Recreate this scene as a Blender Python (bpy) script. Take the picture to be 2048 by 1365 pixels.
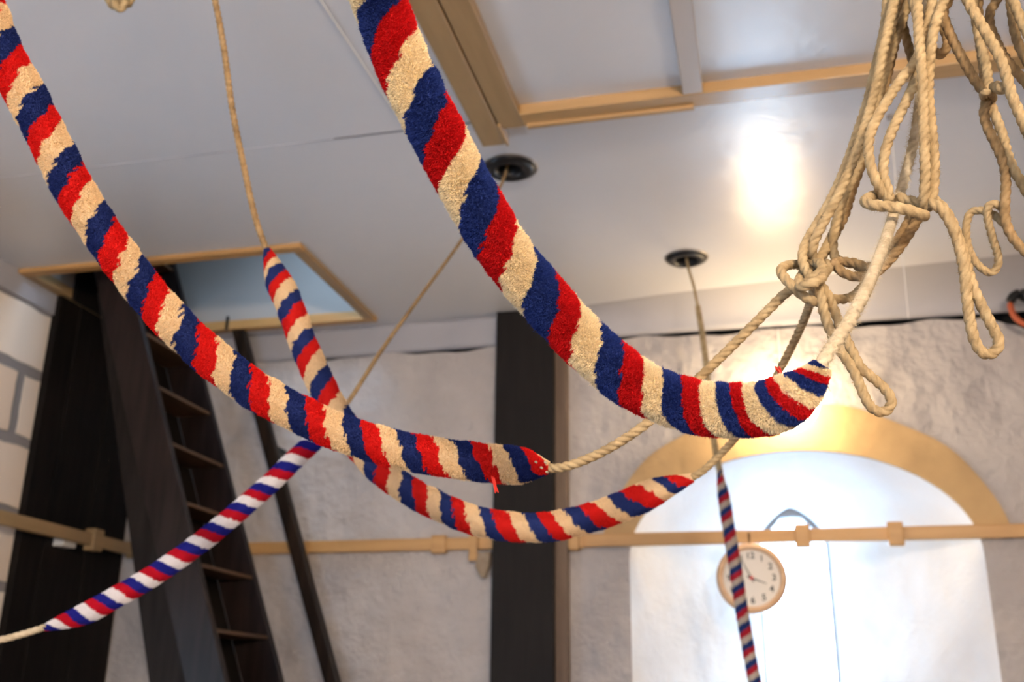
import bpy, bmesh, math, random
import numpy as np
from mathutils import Matrix, Vector
PI = math.pi
rng = np.random.default_rng(7)
random.seed(7)
sc = bpy.context.scene
for o in list(bpy.data.objects):
    bpy.data.objects.remove(o)

# ------------------------------------------------------------------ camera
FPX = 2074.0                      # focal length in pixels of the 2048-wide frame
PITCH, YAW, ROLL = math.radians(19.3), math.radians(13.68), math.radians(-0.745)
CAM = np.array([0.0, 0.0, 1.5])
cp, sp, cy, sy, cr, sr = math.cos(PITCH), math.sin(PITCH), math.cos(YAW), math.sin(YAW), math.cos(ROLL), math.sin(ROLL)
RM = (np.array([[cy, -sy, 0], [sy, cy, 0], [0, 0, 1]]) @ np.array([[1, 0, 0], [0, cp, -sp], [0, sp, cp]])
      @ np.array([[cr, 0, sr], [0, 1, 0], [-sr, 0, cr]]))
cam_data = bpy.data.cameras.new('camera')
cam = bpy.data.objects.new('camera', cam_data)
sc.collection.objects.link(cam)
X, Y, Z = RM[:, 0], RM[:, 1], RM[:, 2]
cam.matrix_world = Matrix(((X[0], Z[0], -Y[0], CAM[0]), (X[1], Z[1], -Y[1], CAM[1]), (X[2], Z[2], -Y[2], CAM[2]), (0, 0, 0, 1)))
cam_data.sensor_width = 36.0
cam_data.lens = FPX / 2048 * 36
cam_data.clip_start = 0.02
cam_data.dof.use_dof = True
cam_data.dof.focus_distance = 1.14
cam_data.dof.aperture_fstop = 6.3
sc.camera = cam

# ------------------------------------------------------------------ sky, daylight through the windows and an added slot, exposure
sc.view_settings.view_transform = 'Standard'
sc.view_settings.look = 'None'
sc.view_settings.gamma = 1
sc.view_settings.exposure = 1.6
sc.view_settings.use_curve_mapping = False
world = bpy.data.worlds.new('world')
sc.world = world
world.use_nodes = True
bg = world.node_tree.nodes['Background']
bg.inputs['Color'].default_value = (0.50, 0.73, 1.0, 1)
bg.inputs['Strength'].default_value = 6.3

def portal(loc, rot, sx, sy_):
    l = bpy.data.lights.new('daylight_portal', 'AREA')
    l.shape = 'RECTANGLE'; l.size = sx; l.size_y = sy_
    l.cycles.is_portal = True
    o = bpy.data.objects.new('daylight_portal', l)
    sc.collection.objects.link(o)
    o.location = loc; o.rotation_euler = rot
# window openings: the lancet, one in the left wall, one behind the camera
portal((0.15, 5.82, 1.7), (-PI/2, 0, 0), 0.44, 1.7)
portal((-3.52, 2.35, 1.35), (0, -PI/2, 0), 1.2, 0.8)
portal((-1.5, -2.62, 1.6), (PI/2, 0, 0), 1.2, 1.4)
portal((-2.16, 4.17, 4.07), (0, 0, 0), 0.36, 0.46)  # unseen slot over the hatch, added to brighten the shaft

def H2(h):
    return (np.array(h, float) / 255) ** 2.2

# ------------------------------------------------------------------ helpers
COL = sc.collection
def pix(u, v, d):
    """point seen at pixel u,v at distance d along the viewing axis"""
    c = np.array([(u - 1024) / FPX * d, d, -(v - 682.5) / FPX * d])
    return CAM + RM @ c
def ray_plane(u, v, ax, val):
    d = RM @ np.array([(u - 1024) / FPX, 1, -(v - 682.5) / FPX])
    t = (val - CAM[ax]) / d[ax]
    return CAM + t * d

def link(o, parent=None, label=None, cat=None, group=None, kind=None):
    COL.objects.link(o)
    if parent is not None:
        o.parent = parent
    if label: o['label'] = label
    if cat: o['category'] = cat
    if group: o['group'] = group
    if kind: o['kind'] = kind
    return o
def empty(name, loc, label, cat, group=None):
    o = bpy.data.objects.new(name, None)
    o.empty_display_size = 0.05
    o.location = loc
    return link(o, None, label, cat, group)
def mesh_np(name, verts, faces_flat, nper, mat, parent=None, smooth=True, **kw):
    """verts Nx3 world coordinates, faces_flat int array, nper verts per face (array or int)"""
    me = bpy.data.meshes.new(name)
    off = np.array(parent.location) if parent is not None else np.zeros(3)
    p = parent.parent if parent is not None else None
    while p is not None:
        off = off + np.array(p.location); p = p.parent
    verts = np.asarray(verts, dtype=np.float32) - off.astype(np.float32)
    faces_flat = np.asarray(faces_flat, dtype=np.int32).ravel()
    me.vertices.add(len(verts)); me.vertices.foreach_set('co', verts.ravel())
    if np.isscalar(nper):
        nper = np.full(len(faces_flat) // nper, nper, dtype=np.int32)
    me.loops.add(len(faces_flat)); me.loops.foreach_set('vertex_index', faces_flat)
    st = np.concatenate([[0], np.cumsum(nper)[:-1]]).astype(np.int32)
    me.polygons.add(len(nper)); me.polygons.foreach_set('loop_start', st)
    me.polygons.foreach_set('loop_total', np.asarray(nper, dtype=np.int32))
    me.update(calc_edges=True); me.validate()
    me.polygons.foreach_set('use_smooth', [smooth] * len(me.polygons))
    me.materials.append(mat)
    o = bpy.data.objects.new(name, me)
    return link(o, parent, **kw)
class MB:
    """collects simple shapes in one mesh"""
    def __init__(s): s.v = []; s.f = []
    def add(s, v, f):
        n = len(s.v); s.v += [tuple(p) for p in v]; s.f += [tuple(i + n for i in q) for q in f]
        return s
    def box(s, x0, x1, y0, y1, z0, z1):
        return s.add([(x0, y0, z0), (x1, y0, z0), (x1, y1, z0), (x0, y1, z0), (x0, y0, z1), (x1, y0, z1), (x1, y1, z1), (x0, y1, z1)],
                     [(3, 2, 1, 0), (4, 5, 6, 7), (0, 1, 5, 4), (1, 2, 6, 5), (2, 3, 7, 6), (3, 0, 4, 7)])
    def hexa(s, p):
        """8 corner points, ordered like box"""
        return s.add(p, [(3, 2, 1, 0), (4, 5, 6, 7), (0, 1, 5, 4), (1, 2, 6, 5), (2, 3, 7, 6), (3, 0, 4, 7)])
    def prism(s, poly, axis, a, b):
        """extrude a 2D polygon along an axis (0,1,2)"""
        n = len(poly)
        def P(p, t):
            return {0: (t, p[0], p[1]), 1: (p[0], t, p[1]), 2: (p[0], p[1], t)}[axis]
        v = [P(p, a) for p in poly] + [P(p, b) for p in poly]
        return s.add(v, [tuple(range(n))[::-1], tuple(range(n, 2 * n))] + [(i, (i + 1) % n, n + (i + 1) % n, n + i) for i in range(n)])
    def lathe(s, prof, c, axis='z', seg=48):
        """prof: list of (r, h)"""
        n = len(prof); v = []
        for k in range(seg):
            a = 2 * PI * k / seg
            for r, h in prof:
                x, y = r * math.cos(a), r * math.sin(a)
                v.append((c[0] + x, c[1] + y, c[2] + h) if axis == 'z' else (c[0] + x, c[1] + h, c[2] + y))
        f = [(k * n + j, ((k + 1) % seg) * n + j, ((k + 1) % seg) * n + j + 1, k * n + j + 1) for k in range(seg) for j in range(n - 1)]
        return s.add(v, f)
    def build(s, name, mat, parent=None, bevel=0.0, smooth=False, **kw):
        me = bpy.data.meshes.new(name)
        off = Vector((0, 0, 0)); p = parent
        while p is not None:
            off += p.location; p = p.parent
        me.from_pydata([Vector(q) - off for q in s.v], [], s.f)
        bm = bmesh.new(); bm.from_mesh(me)
        bmesh.ops.recalc_face_normals(bm, faces=bm.faces)
        if bevel > 0:
            es = [e for e in bm.edges if len(e.link_faces) == 2 and e.calc_face_angle(0) > 0.5]
            bmesh.ops.bevel(bm, geom=es, offset=bevel, segments=2, affect='EDGES', profile=0.6)
        bm.to_mesh(me); bm.free()
        if smooth:
            for q in me.polygons: q.use_smooth = True
        me.materials.append(mat)
        o = bpy.data.objects.new(name, me)
        return link(o, parent, **kw)

# ------------------------------------------------------------------ materials
def mat(name, color, rough=0.6, spec=0.5, noise=None, bump=None, coat=0, metallic=0, sheen=0, speckle=None):
    """noise: (scale, amount, second colour); bump: (scale, strength, distance)"""
    m = bpy.data.materials.new(name); m.use_nodes = True
    nt = m.node_tree; b = nt.nodes['Principled BSDF']
    b.inputs['Base Color'].default_value = (*color, 1)
    b.inputs['Roughness'].default_value = rough
    b.inputs['Specular IOR Level'].default_value = spec
    b.inputs['Metallic'].default_value = metallic
    if coat: b.inputs['Coat Weight'].default_value = coat; b.inputs['Coat Roughness'].default_value = 0.15
    if sheen: b.inputs['Sheen Weight'].default_value = sheen; b.inputs['Sheen Roughness'].default_value = 0.4
    tc = nt.nodes.new('ShaderNodeTexCoord')
    if noise:
        n = nt.nodes.new('ShaderNodeTexNoise'); n.inputs['Scale'].default_value = noise[0]; n.inputs['Detail'].default_value = 5
        nt.links.new(tc.outputs['Object'], n.inputs['Vector'])
        mr = nt.nodes.new('ShaderNodeMapRange'); mr.inputs['From Min'].default_value = 0.38; mr.inputs['From Max'].default_value = 0.68
        mr.inputs['To Max'].default_value = noise[1]
        nt.links.new(n.outputs['Fac'], mr.inputs['Value'])
        mx = nt.nodes.new('ShaderNodeMix'); mx.data_type = 'RGBA'
        mx.inputs['A'].default_value = (*color, 1); mx.inputs['B'].default_value = (*noise[2], 1)
        nt.links.new(mr.outputs['Result'], mx.inputs['Factor'])
        nt.links.new(mx.outputs['Result'], b.inputs['Base Color'])
    if bump:
        n = nt.nodes.new('ShaderNodeTexNoise'); n.inputs['Scale'].default_value = bump[0]; n.inputs['Detail'].default_value = 6
        n.inputs['Roughness'].default_value = 0.55
        nt.links.new(tc.outputs['Object'], n.inputs['Vector'])
        bp = nt.nodes.new('ShaderNodeBump'); bp.inputs['Strength'].default_value = bump[1]; bp.inputs['Distance'].default_value = bump[2]
        nt.links.new(n.outputs['Fac'], bp.inputs['Height'])
        nt.links.new(bp.outputs['Normal'], b.inputs['Normal'])
    return m
def wood(name, c1, c2, rough, axis, coat=0, spec=0.5):
    """painted or stained timber with a faint grain along one axis"""
    m = bpy.data.materials.new(name); m.use_nodes = True
    nt = m.node_tree; b = nt.nodes['Principled BSDF']
    b.inputs['Roughness'].default_value = rough; b.inputs['Coat Weight'].default_value = coat
    b.inputs['Specular IOR Level'].default_value = spec
    tc = nt.nodes.new('ShaderNodeTexCoord'); mp = nt.nodes.new('ShaderNodeMapping')
    s = [14, 14, 14]; s[axis] = 1.2
    mp.inputs['Scale'].default_value = s
    n = nt.nodes.new('ShaderNodeTexNoise'); n.inputs['Scale'].default_value = 2.5; n.inputs['Detail'].default_value = 6
    r = nt.nodes.new('ShaderNodeValToRGB')
    r.color_ramp.elements[0].position = 0.35; r.color_ramp.elements[0].color = (*c1, 1)
    r.color_ramp.elements[1].position = 0.65; r.color_ramp.elements[1].color = (*c2, 1)
    bp = nt.nodes.new('ShaderNodeBump'); bp.inputs['Strength'].default_value = 0.25; bp.inputs['Distance'].default_value = 0.003
    L = nt.links.new
    L(tc.outputs['Object'], mp.inputs['Vector']); L(mp.outputs['Vector'], n.inputs['Vector'])
    L(n.outputs['Fac'], r.inputs['Fac']); L(r.outputs['Color'], b.inputs['Base Color'])
    L(n.outputs['Fac'], bp.inputs['Height']); L(bp.outputs['Normal'], b.inputs['Normal'])
    return m

M_ceiling = mat('ceiling_gloss_paint', (0.62, 0.63, 0.655), rough=0.28, spec=0.6, noise=(1.6, 0.25, (0.57, 0.59, 0.64)), bump=(5.0, 0.20, 0.02))
M_fascia = mat('fascia_paint', (0.38, 0.38, 0.41), rough=0.6, noise=(2.5, 0.4, (0.33, 0.33, 0.36)))
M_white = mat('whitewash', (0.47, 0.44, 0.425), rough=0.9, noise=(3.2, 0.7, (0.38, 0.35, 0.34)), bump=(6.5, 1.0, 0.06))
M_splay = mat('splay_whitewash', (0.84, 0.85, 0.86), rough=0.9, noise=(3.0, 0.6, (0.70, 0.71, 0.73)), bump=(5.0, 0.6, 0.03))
M_arch = mat('ochre_arch_paint', (0.50, 0.34, 0.165), rough=0.85, noise=(4.0, 0.7, (0.38, 0.25, 0.12)), bump=(8, 0.6, 0.02))
M_tan = wood('tan_painted_wood', (0.43, 0.24, 0.085), (0.50, 0.29, 0.11), 0.45, 0)
M_tanY = wood('tan_painted_wood_long', (0.30, 0.195, 0.09), (0.35, 0.23, 0.11), 0.4, 1)
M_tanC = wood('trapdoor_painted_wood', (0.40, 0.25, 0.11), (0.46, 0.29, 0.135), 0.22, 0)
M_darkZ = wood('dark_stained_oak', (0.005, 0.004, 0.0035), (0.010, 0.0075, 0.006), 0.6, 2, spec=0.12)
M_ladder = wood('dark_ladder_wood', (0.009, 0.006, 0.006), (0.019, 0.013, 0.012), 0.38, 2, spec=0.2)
M_tread = wood('brown_tread_wood', (0.050, 0.023, 0.009), (0.095, 0.045, 0.018), 0.5, 1)  # lighter and browner than the stringer wood
M_post = wood('dark_post_paint', (0.0085, 0.0072, 0.0070), (0.012, 0.010, 0.0095), 0.6, 2, spec=0.15)
M_postside = wood('post_lining_wood', (0.11, 0.07, 0.045), (0.15, 0.10, 0.065), 0.6, 2)
M_black = mat('black_iron', (0.008, 0.008, 0.009), rough=0.35, spec=0.3)
M_shadefill = mat('painted_void_shade', (0.006, 0.005, 0.005), rough=1)  # near-black colour stands in for unlit space outside the room
M_floor = wood('floor_boards', (0.12, 0.075, 0.045), (0.18, 0.12, 0.075), 0.5, 1)
M_brass = mat('brass', (0.45, 0.33, 0.16), rough=0.35, metallic=0.8)
M_cordwhite = mat('white_cord', (0.7, 0.68, 0.64), rough=0.6)
M_orange = mat('orange_cable', (0.36, 0.065, 0.015), rough=0.5)
M_stone = mat('pale_window_stone', (0.24, 0.25, 0.27), rough=0.9, bump=(20, 0.4, 0.01))
M_lead = mat('window_lead', (0.10, 0.10, 0.11), rough=0.5)
M_red_yarn = mat('red_yarn', (0.70, 0.035, 0.02), rough=0.9)

def block_wall_material():
    m = bpy.data.materials.new('painted_block_wall'); m.use_nodes = True
    nt = m.node_tree; b = nt.nodes['Principled BSDF']; b.inputs['Roughness'].default_value = 0.8
    tc = nt.nodes.new('ShaderNodeTexCoord'); mp = nt.nodes.new('ShaderNodeMapping')
    mp.inputs['Rotation'].default_value = (PI/2, 0, PI/2)
    sx = nt.nodes.new('ShaderNodeSeparateXYZ'); cx = nt.nodes.new('ShaderNodeCombineXYZ')
    br = nt.nodes.new('ShaderNodeTexBrick')
    br.inputs['Color1'].default_value = (0.86, 0.78, 0.69, 1); br.inputs['Color2'].default_value = (0.76, 0.60, 0.46, 1)
    br.inputs['Mortar'].default_value = (0.25, 0.235, 0.235, 1)
    br.inputs['Scale'].default_value = 1; br.inputs['Mortar Size'].default_value = 0.028; br.inputs['Mortar Smooth'].default_value = 0.3
    br.inputs['Brick Width'].default_value = 0.56; br.inputs['Row Height'].default_value = 0.325
    n = nt.nodes.new('ShaderNodeTexNoise'); n.inputs['Scale'].default_value = 6
    mx = nt.nodes.new('ShaderNodeMix'); mx.data_type = 'VECTOR'; mx.inputs['Factor'].default_value = 0.03
    bp = nt.nodes.new('ShaderNodeBump'); bp.inputs['Strength'].default_value = 0.6; bp.inputs['Distance'].default_value = 0.02; bp.invert = True
    L = nt.links.new
    ad = nt.nodes.new('ShaderNodeMath'); ad.inputs[1].default_value = 0.28
    az = nt.nodes.new('ShaderNodeMath'); az.inputs[1].default_value = 0.02
    L(tc.outputs['Object'], sx.inputs[0]); L(sx.outputs['Y'], ad.inputs[0]); L(ad.outputs[0], cx.inputs['X']); L(sx.outputs['Z'], az.inputs[0]); L(az.outputs[0], cx.inputs['Y'])
    L(tc.outputs['Object'], n.inputs['Vector'])
    L(cx.outputs[0], mx.inputs['A']); L(n.outputs['Color'], mx.inputs['B']); L(mx.outputs['Result'], br.inputs['Vector'])
    L(br.outputs['Color'], b.inputs['Base Color']); L(br.outputs['Fac'], bp.inputs['Height']); L(bp.outputs['Normal'], b.inputs['Normal'])
    return m
M_block = block_wall_material()

def glass_material():
    m = bpy.data.materials.new('window_glass'); m.use_nodes = True
    nt = m.node_tree; nt.nodes.remove(nt.nodes['Principled BSDF'])
    t = nt.nodes.new('ShaderNodeBsdfTransparent'); t.inputs['Color'].default_value = (0.95, 0.97, 0.98, 1)
    g = nt.nodes.new('ShaderNodeBsdfGlossy'); g.inputs['Roughness'].default_value = 0.05
    mx = nt.nodes.new('ShaderNodeMixShader'); mx.inputs[0].default_value = 0.05
    nt.links.new(t.outputs[0], mx.inputs[1]); nt.links.new(g.outputs[0], mx.inputs[2])
    nt.links.new(mx.outputs[0], nt.nodes['Material Output'].inputs[0])
    return m
M_glass = glass_material()

def globe_material(strength, color):
    m = bpy.data.materials.new('lit_globe_glass'); m.use_nodes = True
    b = m.node_tree.nodes['Principled BSDF']
    b.inputs['Base Color'].default_value = (0.9, 0.88, 0.82, 1); b.inputs['Roughness'].default_value = 0.15
    b.inputs['Emission Color'].default_value = (*color, 1); b.inputs['Emission Strength'].default_value = strength
    return m

def wool_material(name, rough=0.85):
    m = bpy.data.materials.new(name); m.use_nodes = True
    nt = m.node_tree; b = nt.nodes['Principled BSDF']; b.inputs['Roughness'].default_value = rough
    b.inputs['Specular IOR Level'].default_value = 0.15
    b.inputs['Sheen Weight'].default_value = 0.25; b.inputs['Sheen Roughness'].default_value = 0.5
    a = nt.nodes.new('ShaderNodeAttribute'); a.attribute_name = 'dye'
    nt.links.new(a.outputs['Color'], b.inputs['Base Color'])
    nt.links.new(a.outputs['Color'], b.inputs['Sheen Tint'])
    t = nt.nodes.new('ShaderNodeBsdfTranslucent'); mx = nt.nodes.new('ShaderNodeMixShader'); mx.inputs[0].default_value = 0.33
    nt.links.new(a.outputs['Color'], t.inputs['Color'])
    nt.links.new(b.outputs[0], mx.inputs[1]); nt.links.new(t.outputs[0], mx.inputs[2])
    nt.links.new(mx.outputs[0], nt.nodes['Material Output'].inputs[0])
    return m
M_wool = wool_material('dyed_wool')

def rope_mat(name, c1, c2, c3):
    m = bpy.data.materials.new(name); m.use_nodes = True
    nt = m.node_tree; b = nt.nodes['Principled BSDF']; b.inputs['Roughness'].default_value = 0.85
    b.inputs['Specular IOR Level'].default_value = 0.2
    tc = nt.nodes.new('ShaderNodeTexCoord')
    n = nt.nodes.new('ShaderNodeTexNoise'); n.inputs['Scale'].default_value = 55; n.inputs['Detail'].default_value = 5
    r = nt.nodes.new('ShaderNodeValToRGB')
    r.color_ramp.elements[0].position = 0.3; r.color_ramp.elements[0].color = (*c1, 1)
    r.color_ramp.elements[1].position = 0.7; r.color_ramp.elements[1].color = (*c3, 1)
    e = r.color_ramp.elements.new(0.5); e.color = (*c2, 1)
    n2 = nt.nodes.new('ShaderNodeTexNoise'); n2.inputs['Scale'].default_value = 900; n2.inputs['Detail'].default_value = 2
    bp = nt.nodes.new('ShaderNodeBump'); bp.inputs['Strength'].default_value = 0.7; bp.inputs['Distance'].default_value = 0.0008
    L = nt.links.new
    L(tc.outputs['Object'], n.inputs['Vector']); L(tc.outputs['Object'], n2.inputs['Vector'])
    L(n.outputs['Fac'], r.inputs['Fac']); L(r.outputs['Color'], b.inputs['Base Color'])
    L(n2.outputs['Fac'], bp.inputs['Height']); L(bp.outputs['Normal'], b.inputs['Normal'])
    return m
M_rope = rope_mat('hemp_rope', (0.25, 0.18, 0.095), (0.34, 0.25, 0.135), (0.42, 0.32, 0.18))
M_rope_pale = rope_mat('pale_hemp_rope', (0.36, 0.30, 0.20), (0.44, 0.37, 0.26), (0.52, 0.45, 0.33))
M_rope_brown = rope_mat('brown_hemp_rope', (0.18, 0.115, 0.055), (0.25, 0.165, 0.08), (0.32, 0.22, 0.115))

# ------------------------------------------------------------------ the room
XL, YB, ZC = -3.38, 5.0, 3.43
# ceiling with the ladder hatch and square cut-outs above each rope guide
G1, G2 = (-0.846, 3.406), (-0.257, 4.396)
# where the three near ropes come down, overhead of the camera
GA, GB, GC = (-0.47, 0.50), (-1.30, 0.40), (-1.05, 1.28)
hatch = (-3.32, -1.97, 3.925, 4.805)
holes = [hatch] + [(g[0] - .05, g[0] + .05, g[1] - .05, g[1] + .05) for g in (G1, G2, GA, GB, GC)]
xs = sorted({-3.9, 3.1} | {h[0] for h in holes} | {h[1] for h in holes})
ys = sorted({-2.7, 5.1} | {h[2] for h in holes} | {h[3] for h in holes})
c = MB()
idx = {}
for i in range(len(xs)):
    for j in range(len(ys)):
        idx[i, j] = len(c.v); c.v.append((xs[i], ys[j], ZC))
for i in range(len(xs) - 1):
    for j in range(len(ys) - 1):
        mx_, my_ = (xs[i] + xs[i+1]) / 2, (ys[j] + ys[j+1]) / 2
        if any(h[0] < mx_ < h[1] and h[2] < my_ < h[3] for h in holes): continue
        c.f.append((idx[i, j], idx[i, j+1], idx[i+1, j+1], idx[i+1, j]))
ceil = c.build('ceiling', M_ceiling, kind='structure')
# seam between the ceiling boards
c = MB(); c.box(-3.38, -0.90, 3.063, 3.067, ZC - 0.0015, ZC + 0.001)
M_seam = mat('seam_filler', (0.36, 0.36, 0.39), rough=0.6, noise=(3.0, 1.0, (0.62, 0.62, 0.65)))
c.build('trim_1', M_seam, kind='structure')
c = MB(); c.box(-1.42, -0.90, 3.060, 3.0665, ZC - 0.0022, ZC + 0.001)
c.build('trim_9', mat('open_seam', (0.16, 0.16, 0.18), rough=0.8), kind='structure')
# shaft above the hatch
c = MB()
x0, x1, y0, y1 = hatch; zt = ZC + 0.62
c.add([(x0, y0, ZC), (x1, y0, ZC), (x1, y1, ZC), (x0, y1, ZC), (x0, y0, zt), (x1, y0, zt), (x1, y1, zt), (x0, y1, zt)],
      [(0, 1, 5, 4), (1, 2, 6, 5), (2, 3, 7, 6), (3, 0, 4, 7)])
for (a, b, p, q) in ((x0, x1 - .36, y0, y1), (x1 - .36, x1, y0 + .47, y1)):  # top leaves a corner slot open, added to let daylight in
    c.add([(a, p, zt), (b, p, zt), (b, q, zt), (a, q, zt)], [(0, 1, 2, 3)])
M_shaft = mat('hatch_shaft_paint', (0.36, 0.34, 0.32), rough=0.5, noise=(2, 0.4, (0.30, 0.29, 0.27)))
c.build('trim_2', M_shaft, kind='structure')
# boxes closing the guide holes, loft darkness put into their colour
c = MB()
for g in (G1, G2, GA, GB, GC):
    x, y = g; a = 0.051
    c.add([(x-a, y-a, ZC), (x+a, y-a, ZC), (x+a, y+a, ZC), (x-a, y+a, ZC), (x-a, y-a, ZC+.4), (x+a, y-a, ZC+.4), (x+a, y+a, ZC+.4), (x-a, y+a, ZC+.4)],
          [(0, 1, 5, 4), (1, 2, 6, 5), (2, 3, 7, 6), (3, 0, 4, 7), (4, 5, 6, 7)])
c.build('trim_3', M_shadefill, kind='structure')

# floor
c = MB(); c.box(-3.9, 3.1, -2.7, 5.9, -0.05, 0); c.build('floor', M_floor, kind='structure')

# back wall with the arched window recess
WX, WA, WB, WZS, WSILL = 0.16, 0.787, 0.50, 2.15, 0.85
NA = 40
def arch_out():
    """outline of the opening on the wall plane, from the bottom left round to the bottom right"""
    p = [(WX - WA, WSILL + (WZS - WSILL) * t / 10) for t in range(10)]
    p += [(WX - WA * math.cos(PI * t / NA), WZS + WB * math.sin(PI * t / NA)) for t in range(NA + 1)]
    p += [(WX + WA, WZS - (WZS - WSILL) * t / 10) for t in range(1, 11)]
    return p
LX, LW, LZS, LAP = 0.15, 0.185, 2.33, 2.515
def lancet_out():
    p = [(LX - LW, 1.0 + (LZS - 1.0) * t / 10) for t in range(10)]
    for t in range(NA + 1):
        s = t / NA * 2 - 1                    # -1..1
        x = LX + s * LW
        z = LZS + (LAP - LZS) * (1 - abs(s) ** 1.5) ** 0.8
        p.append((x, z))
    p += [(LX + LW, LZS - (LZS - 1.0) * t / 10) for t in range(1, 11)]
    return p
ao, lo = arch_out(), lancet_out()
def wob(x, z, a=0.008):
    return a * (math.sin(7.3 * x + 1.1) * math.cos(5.1 * z) + 0.6 * math.sin(17 * x + 3) * math.sin(13 * z + 1))
c = MB()
# wall: rings between the arch outline and the outer boundary
def top_z(x):
    return 3.268 + 0.008 * math.sin(9 * x) + 0.005 * math.sin(23 * x + 1) - (0.012 if x > .4 else 0)
left, right = -3.6, 1.29
nx = 70
# left part, right part and above/below as grids
def grid(xa, xb, za_f, zb_f, nx, nz):
    base = len(c.v)
    for i in range(nx + 1):
        x = xa + (xb - xa) * i / nx
        za, zb = za_f(x), zb_f(x)
        for j in range(nz + 1):
            c.v.append((x, YB, za + (zb - za) * j / nz))
    for i in range(nx):
        for j in range(nz):
            a = base + i * (nz + 1) + j
            c.f.append((a, a + nz + 1, a + nz + 2, a + 1))
grid(left, WX - WA, lambda x: 0, top_z, 50, 20)
def rtop(x):
    r = 0.10
    if x > right - r:
        t = (x - (right - r)) / r
        return top_z(x) - 0.03 - r * (1 - math.sqrt(max(0, 1 - t * t)))
    return top_z(x) - (0.03 * max(0, (x - 1.09) / 0.1) if x > 1.09 else 0)
grid(WX + WA, right, lambda x: 0, rtop, 26, 20)
grid(WX - WA, WX + WA, lambda x: 0, lambda x: WSILL, 4, 4)
def archz(x):
    return WZS + WB * math.sqrt(max(0, 1 - ((x - WX) / WA) ** 2))
base = len(c.v)
for t in range(NA + 1):
    x = WX - WA * math.cos(PI * t / NA)
    za, zb = WZS + WB * math.sin(PI * t / NA), top_z(x)
    for j in range(7):
        c.v.append((x, YB, za + (zb - za) * j / 6))
for i in range(NA):
    for j in range(6):
        a = base + i * 7 + j
        c.f.append((a, a + 7, a + 8, a + 1))
c.build('wall_back', M_white, smooth=True, kind='structure')
# splayed recess from the wall plane to the lancet
c = MB()
YL = 5.75
K = 10
for k in range(K + 1):
    t = k / K
    for (a, b) in zip(ao, lo):
        # rounded arris near the wall plane
        s = t
        x = a[0] + (b[0] - a[0]) * s; z = a[1] + (b[1] - a[1]) * s
        if k == 0: z, x = a[1], a[0]
        c.v.append((x + (0.012 * math.sin(9 * z + 5 * t) if 0 < k < K else 0), YB + (YL - YB) * t, z + (0.010 * math.sin(8 * x + 3 * t) if 0 < k < K else 0)))
n = len(ao)
for k in range(K):
    for i in range(n - 1):
        a = k * n + i
        c.f.append((a, a + 1, a + n + 1, a + n))
    a = k * n
    c.f.append((a + n - 1, a, a + n, a + 2 * n - 1))       # sill
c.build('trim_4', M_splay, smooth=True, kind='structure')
# window: stone reveal with cusps, glass, lead
c = MB()
def cusp(p, i):
    """inner line of the stone: the lancet with a trefoil head"""
    x, z = p
    s = (x - LX) / LW
    if z > LZS - 0.001 or i in (9, 51):
        f = 0.90 - 0.07 * abs(math.cos(1.5 * PI * s)) ** 0.5 * (1 if abs(s) < .98 else 0)
        return (LX + s * LW * 0.93, LZS + (z - LZS) * (0.92 - 0.11 * abs(math.sin(1.5 * PI * (s + 1)))) - 0.008)
    return (LX + s * LW * 0.93, z)
li = [cusp(p, i) for i, p in enumerate(lo)]
n = len(lo)
for (p, yy) in [(lo, YL), (lo, YL + 0.02), (li, YL + 0.03), (li, YL + 0.10)]:
    c.v += [(q[0], yy, q[1]) for q in p]
for k in range(3):
    for i in range(n - 1):
        a = k * n + i
        c.f.append((a, a + 1, a + n + 1, a + n))
wf = c.build('window_1', M_stone, kind='structure')
c = MB(); c.add([(q[0], YL + 0.085, q[1]) for q in li], [tuple(range(n))]); c.build('window_glass', M_glass, wf)
c = MB()
for k in range(6):
    z = 1.15 + 0.21 * k
    c.box(LX - LW, LX + LW, YL + 0.078, YL + 0.084, z - 0.003, z + 0.003)
for k in range(-1, 2):
    c.box(LX + k * 0.09 - 0.002, LX + k * 0.09 + 0.002, YL + 0.079, YL + 0.083, 1.0, 2.36)
c.build('leading', M_lead, wf)
# painted arch band round the head of the recess
c = MB()
for t in range(NA + 1):
    a = 0.16 + (PI - 0.32) * t / NA
    xi, zi = WX - WA * math.cos(a), WZS + WB * math.sin(a)
    xo, zo = WX - 0.92 * math.cos(a), WZS + 0.73 * math.sin(a)
    wv = 0.008 * math.sin(11 * a)
    c.v += [(xi, YB + 0.01, zi), (xi, YB - 0.014, zi + 0.003), (xo, YB - 0.014, zo + wv), (xo, YB + 0.01, zo + wv)]
for t in range(NA):
    a = t * 4
    for j in range(3):
        c.f.append((a + j, a + 4 + j, a + 5 + j, a + j + 1))
c.f += [(0, 1, 2, 3), (NA * 4, NA * 4 + 1, NA * 4 + 2, NA * 4 + 3)]
c.build('trim_5', M_arch, smooth=False, kind='structure')
# boxes added to stop daylight at wall head and right corner, darkness painted in
c = MB(); c.box(-3.9, 3.1, YB + 0.10, YB + 0.13, 3.0, 3.6); c.box(1.30, 3.1, YB + 0.35, YB + 0.38, 0, 3.6)
c.box(1.24, 1.29, YB + 0.004, YB + 0.37, 0, 3.05); c.box(-3.9, 3.1, YB + 0.004, YB + 0.11, 3.0, 3.02)
c.build('trim_6', M_shadefill, kind='structure')
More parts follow.
